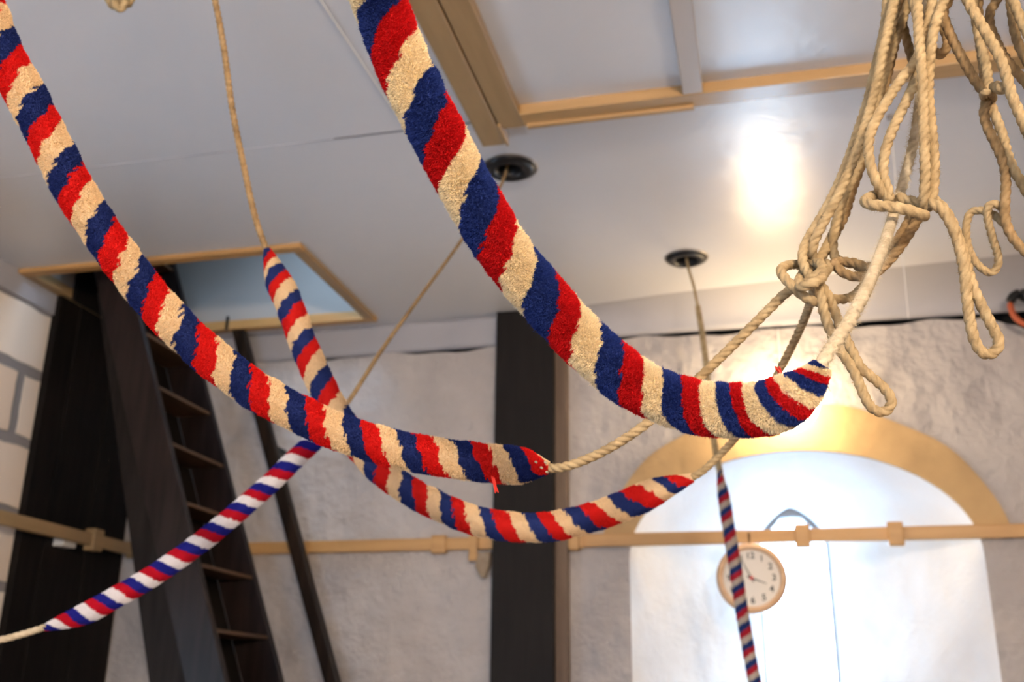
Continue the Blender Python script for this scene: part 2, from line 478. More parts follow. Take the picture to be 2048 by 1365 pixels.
# fascia between wall head and ceiling, widening into a cove towards the right
c = MB()
sec = []
for i in range(41):
    x = -3.36 + (2.0 + 3.36) * i / 40
    w = np.interp(x, [-3.4, -1.2, -0.4, 0.1, 0.6, 2.0], [0.0, 0.02, 0.17, 0.23, 0.28, 0.40])
    zb = np.interp(x, [-3.4, -2.1, -0.2, 1.0, 2.0], [3.278, 3.278, 3.292, 3.284, 3.284])
    for j in range(9):
        t = j / 8
        # from the wall head up and forward to the ceiling in a flat curve
        yy = YB - 0.012 - w * (1 - math.cos(t * PI / 2)) ** 1.0
        zz = zb + (ZC - zb) * math.sin(t * PI / 2) ** (1.0 if w > .1 else 1.0)
        c.v.append((x, yy, zz))
    c.v.append((x, YB + 0.02, zb))
for i in range(40):
    for j in range(8):
        a = i * 10 + j; c.f.append((a, a + 1, a + 11, a + 10))
    c.f.append((i * 10, i * 10 + 10, i * 10 + 19, i * 10 + 9))
c.build('trim_7', M_fascia, smooth=True, kind='structure')

# left wall: block wall to the dark partition, with a window opening
yw0, yw1, zw0, zw1 = 1.95, 2.75, 0.75, 1.95
c = MB()
for (a, b, z0, z1) in [(-2.6, yw0, 0, 3.42), (yw1, 4.17, 0, 3.42), (yw0, yw1, 0, zw0), (yw0, yw1, zw1, 3.42)]:
    c.box(XL - 0.25, XL, a, b, z0, z1)
c.build('wall_left', M_block, kind='structure')
c = MB()
for k in range(4):
    y = yw0 + (yw1 - yw0) * k / 3
    c.box(XL - 0.20, XL - 0.16, y - 0.02, y + 0.02, zw0, zw1)
for z in (zw0, 1.55, zw1): c.box(XL - 0.20, XL - 0.16, yw0, yw1, z - 0.02, z + 0.02)
w2 = c.build('window_2', M_stone, kind='structure')
c = MB(); c.add([(XL - 0.18, yw0, zw0), (XL - 0.18, yw1, zw0), (XL - 0.18, yw1, zw1), (XL - 0.18, yw0, zw1)], [(0, 1, 2, 3)]); c.build('window_glass', M_glass, w2)
# fascia board at the top of the block wall
c = MB(); c.box(XL, XL + 0.012, -2.6, 4.21, 3.305, 3.43); c.build('trim_8', M_fascia, bevel=0.002, kind='structure')
# wall at the camera's back, with its window, and right wall
c = MB()
xw0, xw1 = -2.1, -0.9
for (a, b, z0, z1) in [(-3.65, xw0, 0, 3.42), (xw1, 2.4, 0, 3.42), (xw0, xw1, 0, 0.9), (xw0, xw1, 2.3, 3.42)]:
    c.box(a, b, -2.85, -2.6, z0, z1)
c.build('wall_front', M_white, kind='structure')
c = MB()
for x in (xw0, (xw0 + xw1) / 2, xw1): c.box(x - 0.02, x + 0.02, -2.79, -2.75, 0.9, 2.3)
for z in (0.9, 1.6, 2.3): c.box(xw0, xw1, -2.79, -2.75, z - 0.02, z + 0.02)
w3 = c.build('window_3', M_stone, kind='structure')
c = MB(); c.add([(xw0, -2.77, 0.9), (xw1, -2.77, 0.9), (xw1, -2.77, 2.3), (xw0, -2.77, 2.3)], [(0, 1, 2, 3)]); c.build('window_glass', M_glass, w3)
c = MB(); c.box(2.4, 2.6, -2.85, 5.4, 0, 3.42); c.build('wall_right', M_white, kind='structure')

# dark boarded partition standing at the left wall, running up through the hatch
c = MB()
for k in range(5):
    a = 4.172 + k * 0.162
    c.box(XL - 0.04, XL + 0.035 + (0.004 if k % 2 else 0), a, a + 0.159, 0.0, 3.425)
c.box(XL - 0.05, XL - 0.03, 4.16, 5.0, 0, 3.43)
bp_ = empty('boarded_partition', (XL, 4.6, 0), 'near black boarded timber partition on the left wall beside the block wall corner', 'partition')
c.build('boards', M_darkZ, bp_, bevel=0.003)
MB().box(-3.318, -3.296, 4.215, 4.80, 3.40, 4.03).build('upper_board', M_darkZ, bp_, bevel=0.003)

# ------------------------------------------------------------------ ladder through the hatch
lad = empty('ladder', (-2.0, 4.37, 0), 'steep dark wooden ladder with thin treads rising through the tan framed ceiling hatch', 'ladder')
def lad_x(z, off=0.0):
    return -2.219 - (z - 1.632) * 0.388 + off
def slanted(y0, y1, offs0, offs1, z0, z1):
    p = []
    for z in (z0, z1):
        p += [(lad_x(z, offs0), y0, z), (lad_x(z, offs1), y0, z), (lad_x(z, offs1), y1, z), (lad_x(z, offs0), y1, z)]
    return MB().hexa(p)
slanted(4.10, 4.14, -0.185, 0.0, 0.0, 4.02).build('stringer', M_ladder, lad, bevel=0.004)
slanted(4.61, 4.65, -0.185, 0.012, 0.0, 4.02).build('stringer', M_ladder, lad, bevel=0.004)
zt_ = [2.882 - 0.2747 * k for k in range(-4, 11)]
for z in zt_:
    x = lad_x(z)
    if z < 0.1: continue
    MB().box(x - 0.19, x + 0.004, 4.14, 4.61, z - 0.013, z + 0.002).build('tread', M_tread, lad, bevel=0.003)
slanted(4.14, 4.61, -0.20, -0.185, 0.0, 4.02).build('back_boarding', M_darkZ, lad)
# plank leaning alongside the near stringer
c = MB()
p = []
for z in (0.0, 3.40):
    xa = -2.535 - (z - 1.569) * 0.270
    xb = lad_x(z, -0.175)
    xa = min(xa, xb - 0.05)
    p += [(xa, 4.155, z), (xb, 4.155, z), (xb, 4.19, z), (xa, 4.19, z)]
M_plank = wood('dull_brown_plank', (0.008, 0.006, 0.0055), (0.015, 0.012, 0.011), 0.6, 2, spec=0.14)
MB().hexa(p).build('plank', M_plank, bevel=0.004, label='dull dark brown plank leaning behind the near side of the ladder', cat='plank')
# handrail pole
hp = empty('handrail', (-1.41, 4.84, 0), 'dark varnished handrail pole slanting down the white wall to the right of the ladder', 'handrail')
def hx(z): return -2.009 - (z - 1.587) * 0.374
p = []
for z in (0.0, 3.405):
    p += [(hx(z) - 0.055, 4.80, z), (hx(z) + 0.022, 4.80, z), (hx(z) + 0.022, 4.85, z), (hx(z) - 0.055, 4.85, z)]
M_rail = wood('varnished_handrail', (0.010, 0.006, 0.004), (0.022, 0.013, 0.008), 0.35, 2, spec=0.15)
MB().hexa(p).build('pole', M_rail, hp, bevel=0.012)
for z in (0.9, 2.75):
    MB().box(hx(z) - 0.03, hx(z) - 0.005, 4.84, 5.01, z - 0.015, z + 0.015).build('bracket', M_black, hp, bevel=0.003)
# hatch trim
ht = empty('ladder_hatch', ((x0 + x1) / 2, y0, ZC), 'tan painted wooden frame around the ladder hatch in the ceiling', 'hatch')
w_, t_ = 0.05, 0.022
MB().box(x0 - w_, x1 + w_, y0 - w_, y0 + 0.004, ZC - t_, ZC + 0.03).build('frame_board', M_tan, ht, bevel=0.004)
MB().box(x0 - w_, x1 + w_, y1 - 0.004, y1 + w_, ZC - t_, ZC + 0.03).build('frame_board', M_tan, ht, bevel=0.004)
MB().box(x1 - 0.004, x1 + w_, y0 + 0.004, y1 - 0.004, ZC - t_, ZC + 0.03).build('frame_board', M_tanY, ht, bevel=0.004)
MB().box(x0 - w_, x0 + 0.004, y0 + 0.004, y1 - 0.004, ZC - t_, ZC + 0.03).build('frame_board', M_tanY, ht, bevel=0.004)

# ------------------------------------------------------------------ sweeps
def catmull(P, step):
    P = np.asarray(P, float)
    P = np.vstack([2 * P[0] - P[1], P, 2 * P[-1] - P[-2]])
    out = []
    for i in range(1, len(P) - 2):
        a, b, c_, d = P[i-1], P[i], P[i+1], P[i+2]
        t0 = 0; t1 = t0 + np.linalg.norm(b-a) ** .5 + 1e-9; t2 = t1 + np.linalg.norm(c_-b) ** .5 + 1e-9; t3 = t2 + np.linalg.norm(d-c_) ** .5 + 1e-9
        t = np.linspace(t1, t2, 24, endpoint=False)[:, None]
        A1 = (t1-t)/(t1-t0)*a + (t-t0)/(t1-t0)*b; A2 = (t2-t)/(t2-t1)*b + (t-t1)/(t2-t1)*c_; A3 = (t3-t)/(t3-t2)*c_ + (t-t2)/(t3-t2)*d
        B1 = (t2-t)/(t2-t0)*A1 + (t-t0)/(t2-t0)*A2; B2 = (t3-t)/(t3-t1)*A2 + (t-t1)/(t3-t1)*A3
        out.append((t2-t)/(t2-t1)*B1 + (t-t1)/(t2-t1)*B2)
    out.append(P[-2][None]); Q = np.vstack(out)
    s = np.concatenate([[0], np.cumsum(np.linalg.norm(np.diff(Q, axis=0), axis=1))])
    n = max(4, int(s[-1] / step)); si = np.linspace(0, s[-1], n)
    return np.stack([np.interp(si, s, Q[:, k]) for k in range(3)], 1), si
def smooth_path(Q, it):
    Q = Q.copy()
    for _ in range(it):
        Q[1:-1] = 0.25 * Q[:-2] + 0.5 * Q[1:-1] + 0.25 * Q[2:]
    return Q
def frames(Q, toward=None):
    T = np.gradient(Q, axis=0); T /= np.linalg.norm(T, axis=1)[:, None]
    N = np.zeros_like(Q)
    if toward is not None:
        N = toward - Q; N -= (N * T).sum(1)[:, None] * T; N /= np.linalg.norm(N, axis=1)[:, None]
    else:
        n = np.cross(T[0], [0.3, 0.5, 0.8]); n /= np.linalg.norm(n)
        for i in range(len(Q)):
            n = n - np.dot(n, T[i]) * T[i]; n /= np.linalg.norm(n); N[i] = n
    return T, N, np.cross(T, N)
def tube_faces(nr, ns, closed=True):
    i = np.arange(nr - 1)[:, None]; j = np.arange(ns if closed else ns - 1)[None, :]
    a = i * ns + j; b = i * ns + (j + 1) % ns
    return np.stack([a, b, b + ns, a + ns], -1).reshape(-1, 4)
class Sweep:
    def __init__(s): s.v = []; s.f = []; s.n = 0
    def rope(s, pts, r, twist=1.0, step=None, seg=24, path=False, ends=True):
        """three-strand rope laid along a curve"""
        Q = np.asarray(pts) if path else smooth_path(catmull(pts, step or max(0.0014, r * 0.24))[0], 4)
        S = np.concatenate([[0], np.cumsum(np.linalg.norm(np.diff(Q, axis=0), axis=1))])
        T, N, B = frames(Q)
        th = np.linspace(0, 2 * PI, seg, endpoint=False)[None, :]
        ph = (2 * PI * S / (r * 5.4))[:, None] * twist
        lobe = np.abs(np.cos(1.5 * (th - ph)))
        R = r * (0.64 + 0.40 * lobe ** 0.5)
        e = np.ones(len(Q)); 
        if ends: e[0] = e[-1] = 0.02; e[1] = e[-2] = 0.7
        R = R * e[:, None]
        V = Q[:, None, :] + R[..., None] * (np.cos(th)[..., None] * N[:, None, :] + np.sin(th)[..., None] * B[:, None, :])
        s.v.append(V.reshape(-1, 3)); s.f.append(tube_faces(len(Q), seg) + s.n); s.n += len(Q) * seg
        return s
    def tube(s, pts, r, step=0.004, seg=12):
        Q = smooth_path(catmull(pts, step)[0], 3)
        T, N, B = frames(Q); th = np.linspace(0, 2 * PI, seg, endpoint=False)[None, :]
        R = np.full((len(Q), seg), r); R[0] = R[-1] = 1e-4
        V = Q[:, None, :] + R[..., None] * (np.cos(th)[..., None] * N[:, None, :] + np.sin(th)[..., None] * B[:, None, :])
        s.v.append(V.reshape(-1, 3)); s.f.append(tube_faces(len(Q), seg) + s.n); s.n += len(Q) * seg
        return s
    def fuzz(s, pts, r, per_m=3500, length=0.004):
        """stray fibres along a rope"""
        Q = smooth_path(catmull(pts, 0.004)[0], 3)
        T, N, B = frames(Q); L = 0.004 * len(Q); k = int(per_m * L)
        i = rng.integers(0, len(Q), k); th = rng.uniform(0, 2 * PI, k)
        D = np.cos(th)[:, None] * N[i] + np.sin(th)[:, None] * B[i]
        E = -np.sin(th)[:, None] * N[i] + np.cos(th)[:, None] * B[i]
        base = Q[i] + D * r * 0.9
        tip = base + D * rng.uniform(.1, 1, k)[:, None] * length + T[i] * rng.normal(0, .7, k)[:, None] * length + E * rng.normal(0, .7, k)[:, None] * length
        w = 0.00022
        V = np.stack([base - T[i] * w, base + T[i] * w, tip], 1).reshape(-1, 3)
        s.fz = (V,)
        s.tri = (s.tri if hasattr(s, 'tri') else []) + [V]
        return s
    def build(s, name, m, parent=None, **kw):
        V = np.vstack(s.v); F = np.vstack(s.f); flat = F.ravel(); nper = np.full(len(F), 4)
        if hasattr(s, 'tri'):
            t = np.vstack(s.tri); n = len(V); V = np.vstack([V, t])
            flat = np.concatenate([flat, np.arange(n, n + len(t))]); nper = np.concatenate([nper, np.full(len(t) // 3, 3)])
        return mesh_np(name, V, flat, nper, m, parent, True, **kw)

# ------------------------------------------------------------------ woollen sallies
def hash_noise(x, y, seed):
    """smooth 2D value noise on arrays"""
    r = np.random.default_rng(seed).random((256, 256))
    xi, yi = np.floor(x).astype(int), np.floor(y).astype(int); fx, fy = x - xi, y - yi
    fx, fy = fx * fx * (3 - 2 * fx), fy * fy * (3 - 2 * fy)
    g = lambda a, b: r[a % 256, b % 256]
    return (g(xi, yi) * (1-fx) + g(xi+1, yi) * fx) * (1-fy) + (g(xi, yi+1) * (1-fx) + g(xi+1, yi+1) * fx) * fy
def wrapn(S, th, ks, kt, seed):
    """noise on the surface of a tube, closed round it; ks per metre, kt cells round"""
    w = th / (2 * PI)
    a = hash_noise(S * ks, w * kt, seed); b = hash_noise(S * ks, (w - 1) * kt, seed)
    return a * (1 - w) + b * w
def sally(parent, pts, marks, radius, colors, fibres, flen, ends=(True, True), ds=0.0022, seg=72, seed=1, jag=0.07, lump=0.0016, name='sally', tip=0.03, tipr=0.30):
    """marks: (u,v,phase); phase counts turns of the three-colour helix, blue 0-1/3, red 1/3-2/3, cream 2/3-1"""
    Q, S = catmull([pix(*p) for p in pts], ds); Q = smooth_path(Q, 12)
    T, N, B = frames(Q, CAM)
    # helix phase from the marks
    rel = (Q + N * radius * 0.9 - CAM) @ RM          # marks are read on the side that faces the viewer
    uv = np.stack([1024 + FPX * rel[:, 0] / rel[:, 1], 682.5 - FPX * rel[:, 2] / rel[:, 1]], 1)
    ms = np.array([S[np.argmin(((uv - np.array(m[:2])) ** 2).sum(1))] for m in marks]); mp = np.array([m[2] for m in marks])
    o = np.argsort(ms); ms, mp = ms[o], mp[o]
    g0 = (mp[1] - mp[0]) / (ms[1] - ms[0] + 1e-9) if len(mp) < 5 else (mp[4] - mp[0]) / (ms[4] - ms[0])
    g1 = (mp[-1] - mp[-2]) / (ms[-1] - ms[-2] + 1e-9) if len(mp) < 5 else (mp[-1] - mp[-4]) / (ms[-1] - ms[-4])
    ph = np.interp(S, ms, mp); ph = np.where(S < ms[0], mp[0] - (ms[0] - S) * g0, ph); ph = np.where(S > ms[-1], mp[-1] + (S - ms[-1]) * g1, ph)
    ph = np.convolve(np.pad(ph, 3, mode='reflect', reflect_type='odd'), np.ones(7) / 7, 'valid')
    L = S[-1]
    env = np.ones(len(S))
    def taper(d): 
        t = np.clip(d / tip, 0, 1); return tipr + (1 - tipr) * np.sin(t * PI / 2) ** 1.1
    if ends[0]: env = np.minimum(env, taper(S))
    if ends[1]: env = np.minimum(env, taper(L - S))
    r0 = radius - flen * 0.55
    def color_at(Sx, th, phx, sd):
        tw = th / (2 * PI)
        # tufted edges: stepped along the turn plus fine raggedness
        t = phx * 3 - tw * 0   # stripes
        q = (phx + 0.0) * 3
        cell = np.floor(tw * 26 + phx * 26)            # cells running with the stripe edge
        rcell = np.random.default_rng(sd).random(4096)
        j1 = (wrapn(Sx, th, 90, 9, sd + 1) - .5) * 1.2
        j2 = (rcell[(cell.astype(int) * 7) % 4096] - .5) * 1.0
        j3 = (wrapn(Sx, th, 420, 60, sd + 2) - .5) * 0.6
        return np.mod((phx + jag * (j1 + j2 + j3)), 1.0)
    def dye(f, n):
        k = np.clip((f * 3).astype(int), 0, 2)
        c_ = np.array(colors)[k]
        return c_ * (1 + n[:, None] * 0.16)
    th = np.linspace(0, 2 * PI, seg + 1)[None, :]       # duplicate seam column at the back
    # theta measured so that 0..2pi seam lies on the far side (theta = pi from the camera side)
    ang = th - PI
    SS = np.repeat(S[:, None], seg + 1, 1); TH = np.repeat(th, len(S), 0)
    TH_ = np.where(TH >= 2 * PI - 1e-9, 0, TH)
    big = (wrapn(SS, TH_, 55, 7, seed + 10) - .5) * 2
    mid = (wrapn(SS, TH_, 160, 22, seed + 11) - .5) * 2
    fine = (wrapn(SS, TH_, 330, 48, seed + 12) - .5) * 2
    R = (r0 + lump * big + lump * 0.35 * mid + 0.0005 * fine) * env[:, None]
    PH = ph[:, None] - ang / (2 * PI) * HEL
    # slight waist where two colours meet
    edge = np.abs(np.mod(PH * 3 + .5, 1) - .5) * 2      # 0 at a boundary
    R = R * (1 - 0.022 * np.exp(-(edge / 0.25) ** 2))
    dirv = np.cos(ang)[..., None] * N[:, None, :] + np.sin(ang)[..., None] * B[:, None, :]
    V = Q[:, None, :] + R[..., None] * dirv
    f = color_at(SS.ravel(), TH_.ravel(), PH.ravel(), seed)
    C1 = dye(f, fine.ravel() * 0.5) * 0.9
    F = tube_faces(len(S), seg + 1, closed=False)
    V = V.reshape(-1, 3)
    # pile: short tapering tufts of fibre
    k = fibres
    si = rng.uniform(0, 1, k); i = np.clip((si * (len(S) - 1)).astype(int), 0, len(S) - 2); fr = si * (len(S) - 1) - i
    lin = lambda A: A[i] * (1 - fr)[:, None] + A[i + 1] * fr[:, None]
    a = rng.uniform(-PI, PI, k)
    s_ = S[i] * (1 - fr) + S[i + 1] * fr; e_ = env[i] * (1 - fr) + env[i + 1] * fr; p_ = ph[i] * (1 - fr) + ph[i + 1] * fr - a / (2 * PI) * HEL
    t_a = a + PI
    bg_ = (wrapn(s_, t_a, 55, 7, seed + 10) - .5) * 2; md = (wrapn(s_, t_a, 160, 22, seed + 11) - .5) * 2; fn = (wrapn(s_, t_a, 330, 48, seed + 12) - .5) * 2
    rr = (r0 + lump * bg_ + lump * .35 * md + .0005 * fn) * e_
    ed = np.abs(np.mod(p_ * 3 + .5, 1) - .5) * 2; rr = rr * (1 - .022 * np.exp(-(ed / .25) ** 2))
    Tn, Nn, Bn, Qn = lin(T), lin(N), lin(B), lin(Q)
    D = np.cos(a)[:, None] * Nn + np.sin(a)[:, None] * Bn; E = -np.sin(a)[:, None] * Nn + np.cos(a)[:, None] * Bn
    root = Qn + D * (rr - 0.0006)[:, None]
    # direction: clumps lean together
    lx = (wrapn(s_, t_a, 260, 34, seed + 21) - .5) * 2.4; ly = (wrapn(s_, t_a, 260, 34, seed + 22) - .5) * 2.4
    dr = D + Tn * (lx * .16 + rng.normal(0, .5, k))[:, None] * .6 + E * (ly * .16 + rng.normal(0, .5, k))[:, None] * .6
    dr /= np.linalg.norm(dr, axis=1)[:, None]
    ln = flen * (0.62 + 0.38 * rng.random(k)) * (0.80 + .4 * (fn * .5 + .5)) * (0.5 + 0.5 * e_)
    stray = rng.random(k) < 0.05; ln = np.where(stray, ln * 1.5, ln)
    side = np.cross(dr, rng.normal(size=(k, 3))); side /= np.linalg.norm(side, axis=1)[:, None]
    w = FW * (0.7 + .6 * rng.random(k)) * np.where(stray, .5, 1)
    bend = root + dr * (ln * .6)[:, None]
    tipp = root + (dr * .8 + D * .2) * ln[:, None] + side * (rng.normal(0, .15, k) * ln)[:, None]
    FV = np.stack([root - side * w[:, None], root + side * w[:, None], bend + side * (w * .8)[:, None], tipp, bend - side * (w * .8)[:, None]], 1)
    fc = color_at(s_, np.mod(t_a, 2 * PI), p_, seed)
    cc = dye(fc, rng.normal(0, .6, k))
    nV = len(V)
    allV = np.vstack([V, FV.reshape(-1, 3)])
    flat = np.concatenate([F.ravel(), np.arange(nV, nV + 5 * k)]); nper = np.concatenate([np.full(len(F), 4), np.full(k, 5)])
    o_ = mesh_np(name, allV, flat, nper, M_wool, parent, True)
    me = o_.data
    at = me.color_attributes.new('dye', 'FLOAT_COLOR', 'POINT')
    ca = np.ones((len(allV), 4), np.float32); ca[:nV, :3] = C1; ca[nV:, :3] = np.repeat(cc, 5, 0)
    at.data.foreach_set('color', np.clip(ca, 0, 1).ravel())
    return o_, Q
HEL = 1.0
FW = 0.00038
RED, BLUE, CREAM = (0.58, 0.008, 0.010), (0.020, 0.042, 0.210), (0.88, 0.75, 0.51)
COLS = [BLUE, RED, CREAM]

def third(us, start):
    """boundaries every third of a turn"""
    return [(u, v, start + k / 3) for k, (u, v) in enumerate(us)]

def W(pts, dd=0.0):
    return [pix(u, v, d + dd) for (u, v, d) in pts]
RR = 0.0063                                # rope radius

# ------------------------------------------------------------------ bell ropes
# the nearest rope: thick sally through the middle of the frame
A_pts = [(712, -110, 0.99), (735, -55, 0.99), (757, 0, 1.0), (790, 90, 1.0), (829, 178, 1.0), (866, 250, 1.0), (906, 326, 1.005), (947, 400, 1.01), (1008, 500, 1.02),
         (1066, 573, 1.03), (1147, 663, 1.04), (1245, 751, 1.035), (1300, 783, 1.03), (1362, 807, 1.02), (1440, 822, 1.0), (1505, 820, 0.985),
         (1553, 810, 0.97), (1590, 790, 0.96), (1620, 766, 0.957), (1645, 731, 0.955)]
A_marks = third([(768, 30), (800, 115), (829, 180), (869, 255), (903, 320), (934, 378), (979, 455), (1014, 515), (1060, 567), (1107, 622), (1152, 668),
                 (1195, 713), (1240, 747), (1286, 775), (1323, 793), (1366, 809), (1401, 817), (1436, 822), (1469, 823), (1494, 822), (1532, 814),
                 (1556, 809), (1583, 795), (1607, 778), (1627, 758), (1637, 745), (1642, 736)], 1 / 3)
ra = empty('bell_rope', tuple(pix(*A_pts[2])), 'bell rope with the thickest striped sally, sweeping from top centre to the glowing globe', 'bell rope', 'bell ropes with striped sallies')
sa, _ = sally(ra, A_pts, A_marks, 0.0268, COLS, 300000, 0.0042, ends=(False, True), ds=0.0018, seg=110, seed=3, jag=0.05, lump=0.0013, tip=0.060, tipr=0.34)
top = pix(*A_pts[0])
s = Sweep(); s.rope([np.array([GA[0], GA[1], 3.60]), np.array([GA[0], GA[1], 3.2]), top + np.array([-.04, -.07, .25]), top], RR, step=0.003).build('upper_rope', M_rope, ra)
A_tail = W([(1622, 757, .957), (1637, 741, .955), (1652, 712, .96), (1672, 683, .97), (1696, 648, .99), (1722, 600, 1.02), (1744, 553, 1.09), (1769, 487, 1.18), (1781, 450, 1.25), (1790, 420, 1.295),
            (1800, 390, 1.325), (1812, 345, 1.335), (1824, 300, 1.34), (1835, 238, 1.33), (1841, 183, 1.35), (1846, 120, 1.36), (1852, 50, 1.36), (1858, -40, 1.36), (1862, -150, 1.36)])
s = Sweep(); s.rope(A_tail, 0.0064); s.fuzz(A_tail, 0.0068, 9000, 0.006); s.build('tail_rope', M_rope_pale, ra)
s = Sweep()
for k in range(7):
    a, b = rng.normal(0, 3, 2)
    s.tube(W([(1562 + a, 758, .985), (1561 + a, 745 + b, .985), (1557 + 2 * a, 735 + b, .98)]), 0.0009, 0.002, 6)
s.build('loose_thread', M_red_yarn, sa, label='short tuft of loose red yarn')
s = Sweep()
for k in range(10):
    a, b = rng.normal(0, 5, 2)
    s.tube(W([(1640, 745 + a, .955), (1652 + b * .4, 762 + a, .955), (1654 + b, 774 + a, .955)]), 0.0004, 0.002, 5)
s.build('loose_thread', M_rope_pale, sa, label='wisp of pale fibres')

# the second rope, from the left edge
B_pts = [(-62, -75, 1.37), (-35, 0, 1.38), (3, 100, 1.38), (57, 200, 1.38), (108, 300, 1.38), (160, 400, 1.385), (228, 500, 1.39), (303, 598, 1.40), (352, 650, 1.40), (408, 703, 1.405), (475, 757, 1.41),
         (550, 804, 1.415), (650, 853, 1.42), (755, 889, 1.42), (870, 914, 1.42), (960, 925, 1.415), (1035, 932, 1.41), (1098, 936, 1.40)]
B_marks = third([(-5, 73), (12, 115), (30, 155), (53, 192), (76, 238), (94, 272), (118, 318), (138, 355), (157, 393), (186, 440), (210, 475), (239, 518), (265, 552), (292, 586), (320, 619),
                 (356, 653), (390, 688), (428, 720), (463, 748), (496, 771), (537, 797), (574, 817), (611, 835), (652, 854), (692, 868), (723, 879), (764, 892), (800, 900), (839, 909), (877, 915),
                 (919, 921), (954, 925), (989, 928), (1024, 931), (1057, 934)], 0.0)
rb = empty('bell_rope', tuple(pix(*B_pts[1])), 'bell rope whose striped sally enters at the left edge and crosses the dark ladder', 'bell rope', 'bell ropes with striped sallies')
sb, _ = sally(rb, B_pts, B_marks, 0.0268, [(0.014, 0.028, 0.145), (0.66, 0.010, 0.008), (0.84, 0.65, 0.40)], 220000, 0.0038, ends=(False, True), ds=0.0022, seg=96, seed=40, jag=0.085, lump=0.0016, tip=0.05, tipr=0.30)
top = pix(*B_pts[0])
s = Sweep(); s.rope([np.array([GB[0], GB[1], 3.60]), np.array([GB[0], GB[1], 3.2]), top + np.array([-.06, -.1, .22]), top], RR, step=0.003).build('upper_rope', M_rope, rb)
B_tail = W([(1075, 935, 1.405), (1098, 937, 1.40), (1126, 935, 1.39), (1181, 916, 1.38), (1236, 887, 1.37), (1290, 850, 1.36), (1340, 808, 1.355), (1389, 765, 1.35), (1469, 688, 1.34), (1531, 626, 1.33), (1575, 584, 1.32), (1600, 570, 1.31),
            (1618, 560, 1.295), (1637, 549, 1.29), (1645, 538, 1.30), (1636, 526, 1.325), (1615, 530, 1.345), (1611, 550, 1.355), (1622, 562, 1.36), (1634, 552, 1.355), (1628, 530, 1.345), (1624, 505, 1.33), (1630, 480, 1.325), (1650, 440, 1.32), (1676, 392, 1.32), (1694, 352, 1.32), (1714, 300, 1.32),
            (1734, 240, 1.325), (1752, 170, 1.33), (1766, 100, 1.33), (1782, 30, 1.34), (1800, -40, 1.35), (1840, -150, 1.35)])
s = Sweep(); s.rope(B_tail, RR); s.fuzz(B_tail, RR, 4000, .004); s.build('tail_rope', M_rope, rb)
s = Sweep()
for (a, b, l, w) in ((986, 962, 0, 0), (988, 963, 4, 2), (990, 962, -2, 3)):
    s.tube(W([(a - 4, b - 12, 1.395), (a, b, 1.392), (a + 3 + l * .5, b + 14, 1.392), (a + 5 + l, b + 26 - w, 1.394)]), 0.0011, 0.002, 6)
s.build('loose_thread', M_red_yarn, sb, label='red yarn hanging below the sally')
s = Sweep()
for (a, b) in ((1072, 925), (1083, 936), (1091, 926), (1094, 945), (1070, 950), (1060, 955), (1016, 967), (1033, 962)):
    s.tube(W([(a - 3, b - 2, 1.381 if b < 946 else 1.40), (a, b, 1.380 if b < 946 else 1.40), (a + 3, b + 2, 1.381 if b < 946 else 1.40)]), 0.0016, 0.001, 8)
s.build('whipping_knot', M_rope_pale, sb, label='white specks of whipping thread')

# the third rope behind it
C_pts = [(534, 500, 1.98), (541, 520, 1.97), (555, 558, 1.95), (575, 600, 1.93), (611, 700, 1.90), (648, 780, 1.88), (695, 862, 1.86), (757, 937, 1.84), (815, 980, 1.83), (882, 1015, 1.82), (954, 1043, 1.81), (1036, 1055, 1.80),
         (1108, 1053, 1.79), (1180, 1036, 1.78), (1255, 1009, 1.77), (1325, 978, 1.76), (1385, 956, 1.75)]
C_marks = third([(540, 515), (545, 529), (553, 551), (560, 571), (571, 597), (584, 618), (593, 644), (601, 670), (612, 692), (623, 721), (637, 750), (652, 775), (667, 802), (688, 830)], 2/3) + \
    [(m[0], m[1], m[2]) for m in third([(754, 935), (775, 953), (798, 971), (828, 990), (851, 1001), (879, 1012), (905, 1023), (936, 1034), (963, 1044), (992, 1052), (1029, 1055), (1057, 1056), (1090, 1055),
     (1122, 1052), (1148, 1046), (1177, 1037), (1214, 1026), (1236, 1017), (1269, 1004), (1306, 988), (1328, 977), (1350, 969)], 2/3 + 13/3 + 4/3)]
rc = empty('bell_rope', tuple(pix(*C_pts[0])), 'bell rope whose sally sags lowest behind the others, tip ending at the ochre window arch', 'bell rope', 'bell ropes with striped sallies')
sally(rc, C_pts, C_marks, 0.0262, [(0.018, 0.036, 0.17), (0.60, 0.012, 0.010), (0.80, 0.62, 0.39)], 120000, 0.0032, ends=(True, True), ds=0.003, seg=72, seed=77, jag=0.07, lump=0.0014, tip=0.10, tipr=0.30)
s = Sweep(); s.rope([np.array([GC[0], GC[1], 3.60]), np.array([GC[0], GC[1], 3.3])] + W([(430, 0, 2.0), (447, 92, 2.0), (465, 220, 2.0), (487, 330, 2.0), (512, 440, 1.985), (534, 503, 1.98), (541, 520, 1.97)]), 0.0062, step=0.002)
s.build('upper_rope', M_rope_brown, rc)
